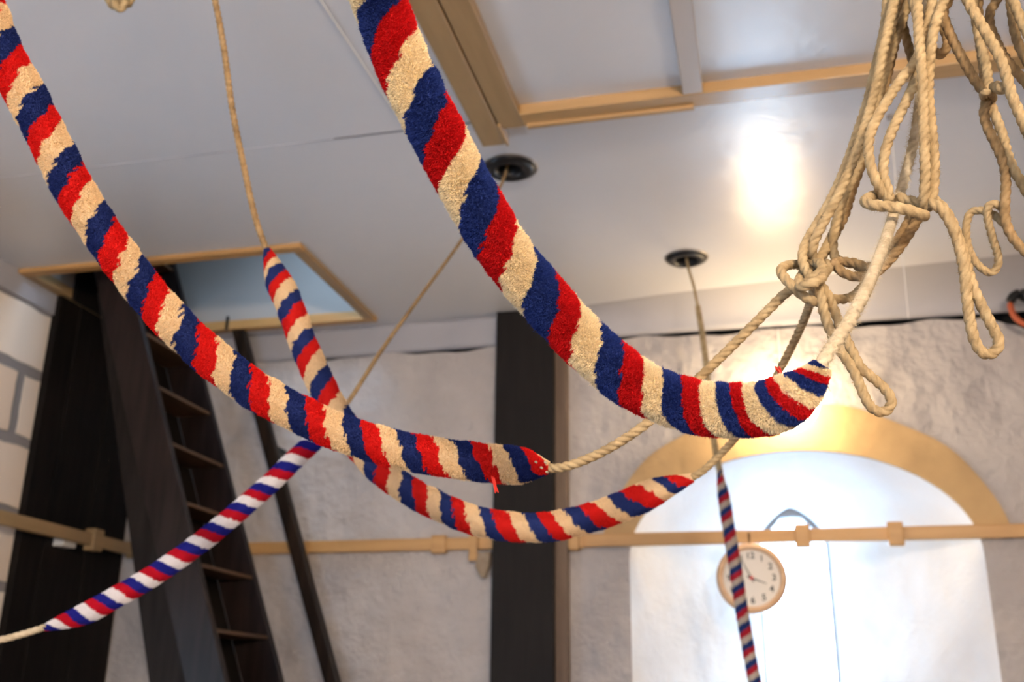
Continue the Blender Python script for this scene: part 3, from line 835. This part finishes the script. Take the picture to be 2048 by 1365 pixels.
C_tail = W([(1370, 960, 1.752), (1383, 956, 1.75), (1405, 943, 1.74), (1440, 910, 1.73), (1480, 865, 1.70), (1530, 790, 1.66), (1562, 735, 1.62), (1586, 688, 1.59), (1608, 640, 1.55), (1619, 610, 1.50), (1626, 588, 1.45), (1626, 570, 1.40), (1618, 548, 1.375),
            (1598, 531, 1.36), (1577, 531, 1.34), (1563, 538, 1.32), (1566, 552, 1.30), (1588, 576, 1.288), (1606, 592, 1.285), (1626, 603, 1.285), (1640, 604, 1.30), (1664, 599, 1.33), (1686, 599, 1.34), (1704, 594, 1.345), (1718, 582, 1.345), (1735, 556, 1.35),
            (1712, 530, 1.36), (1690, 526, 1.36), (1672, 517, 1.36), (1666, 500, 1.36), (1670, 455, 1.36), (1688, 395, 1.36), (1712, 340, 1.37), (1730, 290, 1.38), (1742, 245, 1.38), (1760, 180, 1.385), (1787, 92, 1.39), (1812, 20, 1.39), (1830, -40, 1.385), (1850, -150, 1.38)])
s = Sweep(); s.rope(C_tail, 0.0063); s.build('tail_rope', M_rope, rc)

# rope from the nearer ceiling guide, its sally at the lower left
D_pts = [(668, 838, 2.42), (650, 860, 2.40), (625, 886, 2.38), (593, 916, 2.36), (546, 962, 2.33), (491, 1011, 2.30), (454, 1043, 2.28), (403, 1084, 2.26), (346, 1126, 2.24), (289, 1163, 2.22), (234, 1194, 2.20), (176, 1226, 2.18), (130, 1243, 2.17), (88, 1257, 2.16)]
D_marks = [(m[0], m[1], k + 5/6) for k, m in enumerate([(593, 920), (546, 966), (502, 1006), (454, 1048), (403, 1088), (346, 1125), (289, 1158), (234, 1191), (176, 1226), (112, 1251)])]
rd = empty('bell_rope', tuple(ray_plane(1020, 335, 2, 3.43)), 'bell rope with a clean bright blue, red and white sally at lower left', 'bell rope', 'bell ropes with striped sallies')
sally(rd, D_pts, D_marks, 0.0235, [(0.014, 0.018, 0.26), (0.52, 0.006, 0.022), (0.86, 0.84, 0.86)], 80000, 0.0032, ends=(True, True), ds=0.003, seg=60, seed=120, jag=0.03, lump=0.0008, tip=0.10, tipr=0.30)
hg = np.array([G1[0], G1[1], 3.43])
D_up = [hg + [-0.01, 0.02, .25], hg + [-0.015, 0.01, 0.0]] + W([(925, 478, 3.45), (833, 604, 3.05), (760, 706, 2.72), (701, 798, 2.52), (680, 824, 2.46), (655, 853, 2.405)])
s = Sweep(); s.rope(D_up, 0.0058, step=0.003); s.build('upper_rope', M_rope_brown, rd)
s = Sweep(); s.rope(W([(110, 1250, 2.165), (88, 1256, 2.16), (50, 1268, 2.15), (0, 1281, 2.13), (-60, 1288, 2.1), (-200, 1270, 2.05), (-420, 1150, 1.95)]), 0.0072, step=0.003); s.build('tail_rope', M_rope_pale, rd)

# rope from the farther guide, hanging in front of the window
hg = np.array([G2[0], G2[1], 3.43])
E_pts = [(1439, 940, 3.98), (1442, 962, 3.98), (1449, 1004, 3.97), (1462, 1085, 3.94), (1474, 1158, 3.91), (1485, 1231, 3.88), (1498, 1305, 3.85), (1509, 1365, 3.82), (1522, 1440, 3.79)]
E_marks = [(1348 + a / 2.73, 865 + b / 2.73, k + 1/6) for k, (a, b) in enumerate([(265, 325), (280, 430), (298, 532), (315, 645), (335, 748), (352, 850), (370, 955), (388, 1062), (405, 1165), (425, 1265), (442, 1365)])]
re = empty('bell_rope', tuple(hg), 'farthest bell rope, hanging thin and nearly upright in front of the window and clock', 'bell rope', 'bell ropes with striped sallies')
sally(re, E_pts, E_marks, 0.0255, [(0.02, 0.05, 0.20), (0.50, 0.02, 0.04), (0.62, 0.55, 0.46)], 26000, 0.0036, ends=(True, False), ds=0.005, seg=48, seed=150, jag=0.04, lump=0.0010, tip=0.13, tipr=0.35)
s = Sweep(); s.rope([hg + [0, 0, .25], hg + [0, -.002, 0]] + W([(1388, 575, 4.58), (1396, 615, 4.5)]), 0.0065, step=0.006)
s.rope(W([(1395, 610, 4.51), (1407, 684, 4.37), (1416, 761, 4.24), (1427, 875, 4.07), (1439, 940, 3.985), (1444, 970, 3.98)]), 0.0125, step=0.006)
s.build('upper_rope', M_rope, re)

# ------------------------------------------------------------------ tied-up coils
hk = pix(1850, -150, 1.36)
M_hookm = M_black
rk = empty('rope_coil', tuple(hk), 'hanging tangle of tied tan rope loops at the upper right, wrapped once about its middle', 'rope', 'tied up rope coils')
S = lambda *p: W(p)
def strand(name, pts, r=RR, m=M_rope, parent=rk, fuzz=3000, **kw):
    s = Sweep(); P_ = W(pts); s.rope(P_, r)
    if fuzz: s.fuzz(P_, r, fuzz, .004)
    return s.build(name, m, parent, **kw)
# far left strands that reach down to the lower knot
strand('loop', [(1780, -150, 1.37), (1776, -40, 1.37), (1771, 40, 1.37), (1762, 90, 1.37), (1750, 140, 1.365), (1736, 200, 1.36), (1716, 262, 1.36), (1698, 315, 1.36), (1676, 370, 1.355), (1648, 425, 1.35), (1618, 475, 1.34), (1607, 500, 1.33), (1606, 525, 1.32), (1616, 548, 1.31), (1630, 565, 1.295), (1640, 585, 1.285), (1648, 625, 1.28), (1663, 668, 1.28), (1681, 703, 1.28), (1700, 730, 1.28), (1716, 761, 1.28), (1728, 791, 1.28), (1742, 815, 1.28), (1761, 825, 1.28), (1777, 819, 1.28), (1783, 801, 1.28), (1770, 779, 1.28), (1746, 757, 1.28), (1722, 736, 1.28), (1705, 704, 1.285), (1687, 666, 1.295), (1668, 620, 1.30), (1654, 588, 1.30), (1640, 568, 1.315), (1630, 540, 1.335), (1650, 500, 1.36), (1672, 455, 1.38), (1684, 415, 1.385), (1702, 350, 1.385), (1722, 290, 1.385), (1748, 200, 1.385), (1765, 130, 1.385), (1782, 60, 1.385), (1798, -20, 1.38), (1830, -150, 1.375)], label='long loop hanging lowest from the lower knot')
# the two tall middle strands
strand('loop', [(1832, -150, 1.32), (1832, -40, 1.30), (1835, 10, 1.285), (1838, 73, 1.27), (1844, 146, 1.26), (1846, 200, 1.26), (1849, 290, 1.255), (1850, 360, 1.255), (1848, 400, 1.26), (1852, 418, 1.27), (1862, 405, 1.275), (1869, 350, 1.275), (1867, 293, 1.275), (1862, 240, 1.28), (1857, 183, 1.285), (1860, 120, 1.285), (1868, 60, 1.285), (1888, 0, 1.30), (1910, -70, 1.32), (1880, -150, 1.34)])
# eye-shaped loop left of them
strand('loop', [(1850, -150, 1.34), (1866, -40, 1.32), (1862, 20, 1.315), (1848, 80, 1.31), (1830, 124, 1.30), (1803, 158, 1.29), (1768, 212, 1.28), (1745, 255, 1.275), (1737, 293, 1.27), (1741, 330, 1.27), (1754, 366, 1.27), (1768, 392, 1.28), (1778, 398, 1.285), (1776, 380, 1.285), (1767, 352, 1.285), (1770, 305, 1.285), (1786, 258, 1.285), (1810, 208, 1.29), (1829, 165, 1.30), (1842, 110, 1.315), (1836, 40, 1.33), (1820, -40, 1.35), (1850, -150, 1.36)])
# the wrap about the middle and the tail it throws to the right, a long narrow loop
strand('loop', [(1778, 390, 1.31), (1756, 390, 1.30), (1738, 396, 1.28), (1731, 404, 1.26), (1745, 410, 1.245), (1780, 414, 1.235), (1815, 420, 1.23), (1842, 430, 1.235), (1850, 432, 1.255)], r=0.0068, label='wrapping turn that binds the coil')
strand('loop', [(1790, 392, 1.305), (1812, 400, 1.30), (1840, 405, 1.285), (1862, 407, 1.26), (1880, 416, 1.25), (1898, 440, 1.245), (1912, 472, 1.245), (1922, 508, 1.245), (1929, 545, 1.245), (1934, 596, 1.245), (1941, 648, 1.245), (1952, 688, 1.245), (1970, 709, 1.245), (1990, 704, 1.245), (1998, 684, 1.245), (1985, 655, 1.245), (1966, 618, 1.245), (1949, 582, 1.25), (1938, 548, 1.26), (1928, 510, 1.27), (1914, 470, 1.275), (1896, 430, 1.28), (1870, 402, 1.285), (1845, 398, 1.30)], r=0.0066, label='narrow loop hanging to the right of the coil')
# double strand curving down to the left
strand('loop', [(1845, 420, 1.29), (1832, 445, 1.29), (1814, 474, 1.29), (1796, 500, 1.295), (1776, 524, 1.30), (1752, 545, 1.305), (1722, 554, 1.31), (1698, 551, 1.315), (1680, 541, 1.32), (1669, 526, 1.33), (1685, 524, 1.345), (1708, 526, 1.335), (1732, 534, 1.325), (1752, 532, 1.32), (1770, 513, 1.315), (1788, 490, 1.31), (1804, 466, 1.305), (1818, 442, 1.305), (1826, 420, 1.31)], m=M_rope_brown)
# small turn round the lower knot
strand('knot', [(1660, 532, 1.34), (1648, 548, 1.29), (1640, 560, 1.27), (1622, 568, 1.262), (1604, 574, 1.27), (1598, 566, 1.30), (1606, 548, 1.34), (1625, 535, 1.375), (1648, 528, 1.375), (1660, 532, 1.34)], label='turn round the lower knot')
# extra strands at the top of the tangle, browner rope standing in for the shade of the others
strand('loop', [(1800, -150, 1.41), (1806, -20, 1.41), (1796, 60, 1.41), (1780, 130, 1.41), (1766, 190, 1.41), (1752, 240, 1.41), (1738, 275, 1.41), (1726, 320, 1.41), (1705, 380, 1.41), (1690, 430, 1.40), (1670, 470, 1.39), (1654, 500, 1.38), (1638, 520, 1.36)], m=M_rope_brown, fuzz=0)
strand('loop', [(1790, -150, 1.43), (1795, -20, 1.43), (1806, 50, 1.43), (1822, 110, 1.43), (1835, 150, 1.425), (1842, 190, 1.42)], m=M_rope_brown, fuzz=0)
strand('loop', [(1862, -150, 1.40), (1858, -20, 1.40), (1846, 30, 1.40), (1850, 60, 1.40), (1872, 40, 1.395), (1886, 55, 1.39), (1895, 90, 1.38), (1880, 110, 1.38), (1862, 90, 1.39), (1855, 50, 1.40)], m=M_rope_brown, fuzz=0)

r2 = empty('rope_coil', tuple(pix(1960, -150, 1.36)), 'second tangle of tan rope strands and small loops cut off by the right edge', 'rope', 'tied up rope coils')
def st2(pts, r=RR, m=M_rope, fuzz=2000, **kw): return strand('loop', pts, r, m, r2, fuzz, **kw)
st2([(1930, -150, 1.36), (1915, -60, 1.34), (1898, 0, 1.33), (1887, 22, 1.33), (1890, 42, 1.33), (1902, 72, 1.33), (1921, 110, 1.33), (1947, 156, 1.33), (1968, 187, 1.33), (1972, 205, 1.33), (1968, 225, 1.33), (1974, 252, 1.33), (1988, 282, 1.33), (2002, 312, 1.33), (2010, 340, 1.33), (2012, 370, 1.33), (2010, 405, 1.33), (2011, 440, 1.33), (2021, 468, 1.33), (2039, 492, 1.33), (2072, 520, 1.33), (2105, 530, 1.33), (2128, 500, 1.34), (2130, 420, 1.35), (2115, 280, 1.36), (2095, 120, 1.37), (2070, 0, 1.37), (2000, -150, 1.37)], m=M_rope_brown)
st2([(1940, -150, 1.38), (1946, -30, 1.38), (1952, 40, 1.38), (1962, 90, 1.375), (1974, 140, 1.37), (1978, 180, 1.36), (1984, 215, 1.345), (1998, 250, 1.34), (2008, 280, 1.34), (2016, 312, 1.33), (2028, 340, 1.325), (2042, 364, 1.32), (2078, 425, 1.32), (2110, 465, 1.31), (2138, 450, 1.31), (2148, 370, 1.31), (2130, 220, 1.31), (2100, 60, 1.31), (2060, -60, 1.32), (1990, -150, 1.33)])
st2([(1915, -150, 1.30), (1925, -30, 1.29), (1938, 6, 1.285), (1956, 38, 1.28), (1982, 82, 1.275), (2002, 120, 1.27), (2014, 156, 1.27), (2024, 192, 1.27), (2040, 230, 1.27), (2078, 315, 1.27), (2105, 360, 1.275), (2125, 345, 1.28), (2122, 260, 1.285), (2100, 120, 1.29), (2070, -10, 1.30), (1990, -150, 1.31)], r=0.0066)
st2([(1960, -150, 1.42), (1956, -40, 1.42), (1955, 30, 1.42), (1960, 75, 1.42), (1968, 128, 1.415), (1973, 174, 1.405), (1982, 190, 1.38)], m=M_rope_brown, r=0.0075)
st2([(2010, -150, 1.40), (2006, -40, 1.40), (1994, 0, 1.40), (1981, 22, 1.40), (1980, 50, 1.40), (1992, 80, 1.40), (2010, 115, 1.385), (2030, 140, 1.375), (2075, 190, 1.36), (2110, 215, 1.36), (2125, 180, 1.365), (2105, 80, 1.37), (2072, -30, 1.38), (2010, -150, 1.39)], m=M_rope_brown)
st2([(1990, -150, 1.32), (2008, -50, 1.31), (2026, 0, 1.30), (2040, 36, 1.30), (2078, 105, 1.30), (2105, 130, 1.305), (2112, 90, 1.31), (2085, 0, 1.32), (2030, -90, 1.33), (1990, -150, 1.33)])
st2([(2000, -150, 1.37), (2016, -40, 1.37), (2024, 25, 1.37), (2030, 66, 1.37), (2042, 100, 1.37), (2080, 160, 1.37), (2100, 168, 1.375), (2105, 120, 1.38), (2085, 20, 1.385), (2045, -80, 1.38), (2000, -150, 1.38)], m=M_rope_brown)
st2([(2016, 456, 1.345), (2000, 440, 1.35), (1984, 428, 1.36), (1958, 421, 1.37), (1942, 425, 1.375), (1934, 443, 1.375), (1933, 476, 1.375), (1943, 511, 1.375), (1963, 537, 1.375), (1983, 546, 1.37), (1995, 533, 1.365), (1996, 511, 1.36), (1987, 483, 1.355), (1978, 450, 1.35), (1974, 424, 1.345), (1980, 409, 1.34), (1997, 411, 1.34), (2012, 428, 1.345)], r=0.0052, label='small hanging loop')
st2([(1988, 172, 1.31), (1999, 177, 1.29), (2008, 176, 1.275)], r=0.0075, label='cut rope end')
st2([(1975, 196, 1.34), (1966, 190, 1.315), (1972, 184, 1.30), (1984, 190, 1.315), (1984, 200, 1.345), (1974, 202, 1.35)], r=0.0045)
# the iron hook and its cord that carry the coils, above the frame
for (nm, u, lab) in (('rope_hook', 1850, 'black iron hook hanging from the ceiling that holds the rope coils, nearer the middle'), ('rope_hook', 1960, 'black iron hook hanging from the ceiling that holds the rope coils, nearer the right wall')):
    b = pix(u, -150, 1.36)
    h_ = empty(nm, (b[0], b[1], ZC), lab, 'hook', 'ceiling hooks for the rope coils')
    s = Sweep(); s.tube([b + [.035, 0, -.02], b + [.03, 0, -.045], b + [0, 0, -.055], b + [-.03, 0, -.04], b + [-.03, 0, .0], b + [0, 0, .04], b + [0, 0, .08]], 0.006)
    s.build('hook', M_black, h_)
    s = Sweep(); s.tube([b + [0, 0, .07], b + [0, 0, .3], np.array([b[0], b[1], ZC - .004])], 0.004, 0.02); s.build('cord', M_rope, h_)
    MB().lathe([(0, 0), (0.03, 0), (0.03, -0.008), (0, -0.01)], (b[0], b[1], ZC)).build('ceiling_plate', M_black, h_, smooth=False)

# end of a coiled rope hanging into the top left corner
r3 = empty('rope_coil', tuple(pix(230, -120, 2.4)), 'end of a tan rope bunch peeping in at the top left', 'rope', 'tied up rope coils')
for k, (a, b, c_) in enumerate([(205, -20, 0), (226, 14, .02), (238, 20, -.02), (252, 10, .01), (218, -2, .03)]):
    s = Sweep(); s.rope(W([(218 + k * 6, -120, 2.4 + c_), (a - 14, b - 40, 2.4 + c_), (a - 6, b - 8, 2.4 + c_), (a + 3, b, 2.4 + c_), (a + 10, b - 10, 2.4 + c_), (a + 12, b - 45, 2.4 + c_), (240 - k * 4, -120, 2.4 + c_)]), 0.0085, step=0.003)
    s.build('loop', M_rope, r3)
b = pix(230, -120, 2.4)
s = Sweep(); s.rope([b + [0, 0, -.03], b + [0, 0, .1], np.array([b[0], b[1], ZC])], 0.006, step=0.004); s.build('hanging_cord', M_rope, r3)

# ------------------------------------------------------------------ ceiling rope guides
def guide(g, rad, lab, group='round ceiling rope guides'):
    e = empty('rope_guide', (g[0], g[1], ZC), lab, 'rope guide', group)
    MB().lathe([(0.046, 0.10), (0.046, -0.004), (0.058, -0.020), (rad - 0.012, -0.016), (rad, -0.006), (rad, 0.0005)], (g[0], g[1], ZC), seg=56).build('flange', M_black, e, smooth=True)
    MB().lathe([(rad - 0.002, -0.001), (rad + 0.004, -0.006), (rad + 0.008, 0.0)], (g[0], g[1], ZC), seg=56).build('rim', M_rimm, e, smooth=True)
M_rimm = mat('aluminium_rim', (0.28, 0.25, 0.22), rough=0.35, metallic=0.5)
guide(G1, 0.098, 'round black rope guide in the ceiling just past the end of the tan beam')
guide(G2, 0.092, 'round black rope guide in the ceiling left of the bright lamp glare')
for g, l in ((GA, 'round black rope guide in the ceiling above the thickest sally'), (GB, 'round black rope guide above the left edge sally'), (GC, 'round black rope guide above the third sally')):
    guide(g, 0.092, l)

# ------------------------------------------------------------------ ceiling trapdoor
zt0 = ZC - 0.04
td = empty('ceiling_trapdoor', (-0.8, 3.1, ZC), 'large ceiling trapdoor edged with tan painted boards at the top, right of the beam', 'trapdoor')
MB().box(-0.712, 2.2, 2.985, 3.066, zt0, ZC + 0.001).build('frame_board', M_tanC, td, bevel=0.003)
MB().box(-0.712, 2.2, 1.30, 1.38, zt0, ZC + 0.001).build('frame_board', M_tanC, td, bevel=0.003)
MB().box(-0.797, -0.712, 1.30, 3.066, zt0, ZC + 0.001).build('frame_board', M_tanY, td, bevel=0.003)
MB().box(-0.161, -0.096, 1.38, 2.985, zt0 + 0.002, ZC + 0.001).build('batten', mat('greyish_batten_paint', (0.42, 0.37, 0.33), rough=0.3), td, bevel=0.003)
MB().box(0.98, 1.045, 1.38, 2.985, zt0 + 0.002, ZC + 0.001).build('batten', bpy.data.materials['greyish_batten_paint'], td, bevel=0.003)
MB().box(-0.70, -0.13, 3.045, 3.066, zt0 - 0.012, zt0).build('lip', M_tanC, td, bevel=0.002)
bmw = empty('ceiling_beam', (-0.85, 3.16, ZC), 'tan brown ceiling board with a rounded end, running alongside the trapdoor frame', 'beam')
MB().box(-0.888, -0.803, 0.9, 3.165, zt0 - 0.004, ZC + 0.001).build('board', M_tanY, bmw, bevel=0.006)
MB().box(-0.800, -0.790, 3.03, 3.165, zt0 - 0.010, ZC - 0.001).build('end_strip', M_tanC, bmw, bevel=0.002, label='end strip in lighter tan for the lit side of the board')  # lighter tan than the board, painting in its lit side

# ------------------------------------------------------------------ post
po = empty('post', (-1.1, 4.92, 0), 'tall near black timber post against the white wall, left of the window arch', 'post')
def px_x(u, v, y): return ray_plane(u, v, 1, y)[0]
xa, xb = px_x(988, 900, 4.89), px_x(1107, 900, 4.89)
MB().box(xa, xb, 4.89, 4.94, 0, 3.428).build('front_board', M_post, po, bevel=0.004)
MB().box(xa + 0.004, px_x(1134, 900, 4.94), 4.941, 4.997, 0, 3.27).build('side_lining', M_postside, po, bevel=0.003, label='lighter brown side')

# ------------------------------------------------------------------ peg rails
zr0, zr1 = 2.215, 2.275
def block(parent, x, w, y0=4.925, y1=4.965, dz=0.028, m=M_tan):
    MB().box(x - w / 2, x + w / 2, y0, y1, zr0 - dz, zr1 + dz * .7).build('block', m, parent, bevel=0.008)
# left of the post
pr = empty('peg_rail', (-1.9, 4.97, 2.24), 'tan wooden rail on the plain white wall between ladder and dark post', 'rail')
MB().box(-2.62, xa + 0.002, 4.955, 4.998, zr0, zr1).build('board', M_tan, pr, bevel=0.004)
block(pr, -1.566, 0.075, 4.94, 4.99, dz=0.018)
MB().box(-1.405, -1.365, 4.93, 4.957, 2.155, 2.285).build('bracket', M_tan, pr, bevel=0.004)
M_oldw = mat('old_grey_wood', (0.22, 0.16, 0.10), rough=0.8, noise=(20, .8, (0.34, 0.28, 0.22)))
MB().prism([(-1.365, 2.20), (-1.300, 2.20), (-1.305, 2.13), (-1.325, 2.075), (-1.345, 2.075), (-1.375, 2.13)], 1, 4.945, 4.975).build('hanging_block', M_oldw, pr, bevel=0.004)
# right of the post, across the window
qr = empty('curtain_rail', (0.2, 4.95, 2.24), 'long tan wooden rail running across in front of the arched window', 'rail')
MB().box(px_x(1134, 900, 4.94) + 0.001, 2.38, 4.945, 4.985, zr0, zr1).build('board', M_tan, qr, bevel=0.004)
for x, w in ((0.175, 0.068), (0.578, 0.068)): block(qr, x, w)
block(qr, -0.885, 0.05, 4.935, 4.99, dz=0.016)
MB().box(-0.852, -0.840, 4.935, 4.947, zr0 - 0.01, zr1 + 0.006).build('end_clip', M_tan, qr, bevel=0.002)
# on the left wall
lr = empty('wall_rail', (-3.27, 4.5, 2.25), 'tan rail on the left block wall running out across the dark partition', 'rail')
MB().box(-3.285, -3.245, 1.5, 4.95, zr0 + .003, zr1 + .003).build('board', M_tanY, lr, bevel=0.004)
MB().box(-3.29, -3.232, 4.56, 4.64, zr0 - 0.02, zr1 + 0.028).build('block', M_tanY, lr, bevel=0.006)
MB().box(-3.292, -3.238, 4.93, 4.958, zr0 - 0.01, zr1 + 0.014).build('end_cap', M_tanY, lr, bevel=0.004)
MB().box(-3.345, -3.285, 4.40, 4.50, zr0 - 0.02, zr0 + 0.03).build('bracket', M_cordwhite, lr, bevel=0.003, label='white bracket')
for y in (1.55, 3.2): MB().box(-3.382, -3.283, y, y + 0.05, zr0 + .01, zr1 - .01).build('bracket', M_tanY, lr, bevel=0.003)

# ------------------------------------------------------------------ clock hanging from the rail
CK = ray_plane(1503, 1157, 1, 4.925); CR = 0.158
ck = empty('wall_clock', tuple(CK), 'round wall clock with pale wooden rim hanging from the rail before the window', 'clock')
M_clockrim = wood('pale_clock_wood', (0.58, 0.36, 0.20), (0.68, 0.46, 0.28), 0.35, 0)
MB().lathe([(CR - 0.030, 0.004), (CR - 0.030, -0.010), (CR - 0.022, -0.016), (CR - 0.006, -0.012), (CR, 0.0), (CR, 0.022), (CR - 0.01, 0.03), (0, 0.03)], CK, axis='y', seg=72).build('rim', M_clockrim, ck, smooth=True)
M_dial = mat('dial_white', (0.66, 0.62, 0.56), rough=0.35)
MB().lathe([(0, 0), (CR - 0.028, 0)], CK, axis='y', seg=72).build('dial', M_dial, ck); dial = [q for q in ck.children if q.name.startswith('dial')][0]
M_ink = mat('dial_ink', (0.02, 0.02, 0.022), rough=0.5)
def hand(name, ang, L, w, dy, m, back=0.02):
    a = math.radians(ang); d = (math.sin(a), math.cos(a)); n_ = (d[1], -d[0])
    pts = [(CK[0] + d[0] * t + n_[0] * s_, CK[2] + d[1] * t + n_[1] * s_) for t, s_ in ((-back, -w), (-back, w), (L, w * .35), (L, -w * .35))]
    MB().prism(pts, 1, CK[1] - dy, CK[1] - dy + 0.0015).build(name, m, ck)
hand('hour_hand', 112, 0.070, 0.0042, 0.005, M_ink)
hand('minute_hand', 334, 0.100, 0.0032, 0.008, M_ink)
M_redp = mat('red_cap', (0.55, 0.05, 0.04), rough=0.4)
MB().lathe([(0, -0.012), (0.008, -0.012), (0.009, -0.004), (0.009, 0)], CK, axis='y', seg=20).build('hand_cap', M_redp, ck, label='small red centre cap')
for h in range(1, 13):
    cu = bpy.data.curves.new('numeral', 'FONT'); cu.body = str(h); cu.size = 0.040; cu.align_x = 'CENTER'; cu.align_y = 'CENTER'; cu.extrude = 0.0005; cu.offset = 0.0008
    tmp = bpy.data.objects.new('tmp', cu); COL.objects.link(tmp)
    bpy.context.view_layer.update()
    me = bpy.data.meshes.new_from_object(tmp.evaluated_get(bpy.context.evaluated_depsgraph_get()))
    bpy.data.objects.remove(tmp)
    me.materials.clear(); me.materials.append(M_ink)
    a = math.radians(30 * h)
    o = bpy.data.objects.new('numeral', me); link(o, dial)
    o.rotation_euler = (PI / 2, 0, 0); o.location = (0.100 * math.sin(a), -0.0012, 0.100 * math.cos(a))
MB().box(CK[0] - .004, CK[0] + .004, CK[1] + 0.02, CK[1] + 0.026, CK[2] + CR - 0.02, 2.262).build('hanger', M_black, ck)

# ------------------------------------------------------------------ globe lamps
def globe_lamp(c_, wall_dir, lab, power, colr):
    e = empty('globe_lamp', tuple(c_), lab, 'lamp', 'lit globe wall lamps')
    bm = bmesh.new(); bmesh.ops.create_uvsphere(bm, u_segments=48, v_segments=28, radius=0.150)
    me = bpy.data.meshes.new('globe'); bm.to_mesh(me); bm.free(); me.materials.append(globe_material(power, colr))
    for q in me.polygons: q.use_smooth = True
    link(bpy.data.objects.new('globe', me), e)
    y0, y1 = sorted((c_[1] + wall_dir * 0.125, c_[1] + wall_dir * 0.152))
    MB().lathe([(0, y0 - c_[1]), (0.05, y0 - c_[1]), (0.058, (y0 + y1) / 2 - c_[1]), (0.058, y1 - c_[1]), (0, y1 - c_[1])], c_, axis='y', seg=32).build('base', M_brass, e, smooth=False)
    return e
gl = ray_plane(1573, 803, 1, 4.845)
globe_lamp(gl, 1, 'glowing round white globe lamp on the wall above the window arch', 9, (1.0, 0.74, 0.44))
globe_lamp(np.array([1.1, -2.40, 2.45]), -1, 'round globe lamp on the wall at the camera side', 250, (1.0, 0.80, 0.60))
s = Sweep(); s.tube([np.array([gl[0] - .01, 4.992, gl[2] + .10]), np.array([gl[0] - .01, 4.985, 3.1]), np.array([gl[0] - .01, 4.975, 3.27])], 0.005, 0.02); s.build('lamp_cable', M_cordwhite, label='thin pale cable running up the wall above the globe lamp', cat='cable')
# pull cord on a small ceiling hook
hp_ = ray_plane(1780, 233, 2, 3.43)
pc = empty('pull_cord', tuple(hp_), 'thin pale pull cord hanging from a small hook in the ceiling behind the rope tangle', 'cord')
MB().lathe([(0, -0.012), (0.010, -0.012), (0.012, 0), (0, 0)], hp_).build('hook', M_rimm, pc)
dh = proj = (hp_ - CAM) @ Y
s = Sweep(); s.tube([hp_ + [0, 0, -.008], hp_ + [-.012, 0, -.4], hp_ + [-.02, 0, -.75]], 0.0018, 0.02); s.build('cord', M_cordwhite, pc)
# thin cord along the ceiling from above towards the near guide
a_, b_ = ray_plane(641, 0, 2, 3.424), ray_plane(806, 250, 2, 3.424)
s = Sweep(); s.tube([a_ + (a_ - b_) * .6, a_, b_], 0.0022, 0.02); s.build('ceiling_wire', M_cordwhite, label='thin pale wire running along the ceiling left of the thick sally', cat='wire')
# orange cable with a black plug at the right hand corner of the wall
oc = empty('power_cable', tuple(ray_plane(2030, 600, 1, 4.9)), 'orange cable with a black connector at the rounded wall corner on the right', 'cable')
yy_ = 4.85
P = lambda u, v, y=yy_: ray_plane(u, v, 1, y)
s = Sweep(); s.tube([P(2020, 604), P(2023, 622), P(2032, 637), P(2046, 647), P(2070, 655), P(2110, 650), P(2140, 600)], 0.014, 0.01, 14); s.build('cable', M_orange, oc)
s = Sweep(); s.tube([P(2021, 606), P(2024, 596), P(2032, 589), P(2041, 586)], 0.021, 0.006, 14); s.build('connector', M_black, oc)
s = Sweep(); s.tube([P(2044, 588), P(2062, 600, 4.90), P(2090, 640, 4.93), P(2100, 700, 4.95)], 0.03, 0.01, 14); s.build('connector', M_black, oc)
# small iron catch on the far edge of the hatch
hc = ray_plane(458, 628, 1, 4.80)
MB().box(hc[0] - .006, hc[0] + .006, 4.785, 4.80, ZC - 0.028, ZC + 0.05).build('hatch_catch', M_black, bevel=0.002, label='small black catch on the far edge of the ladder hatch', cat='catch')
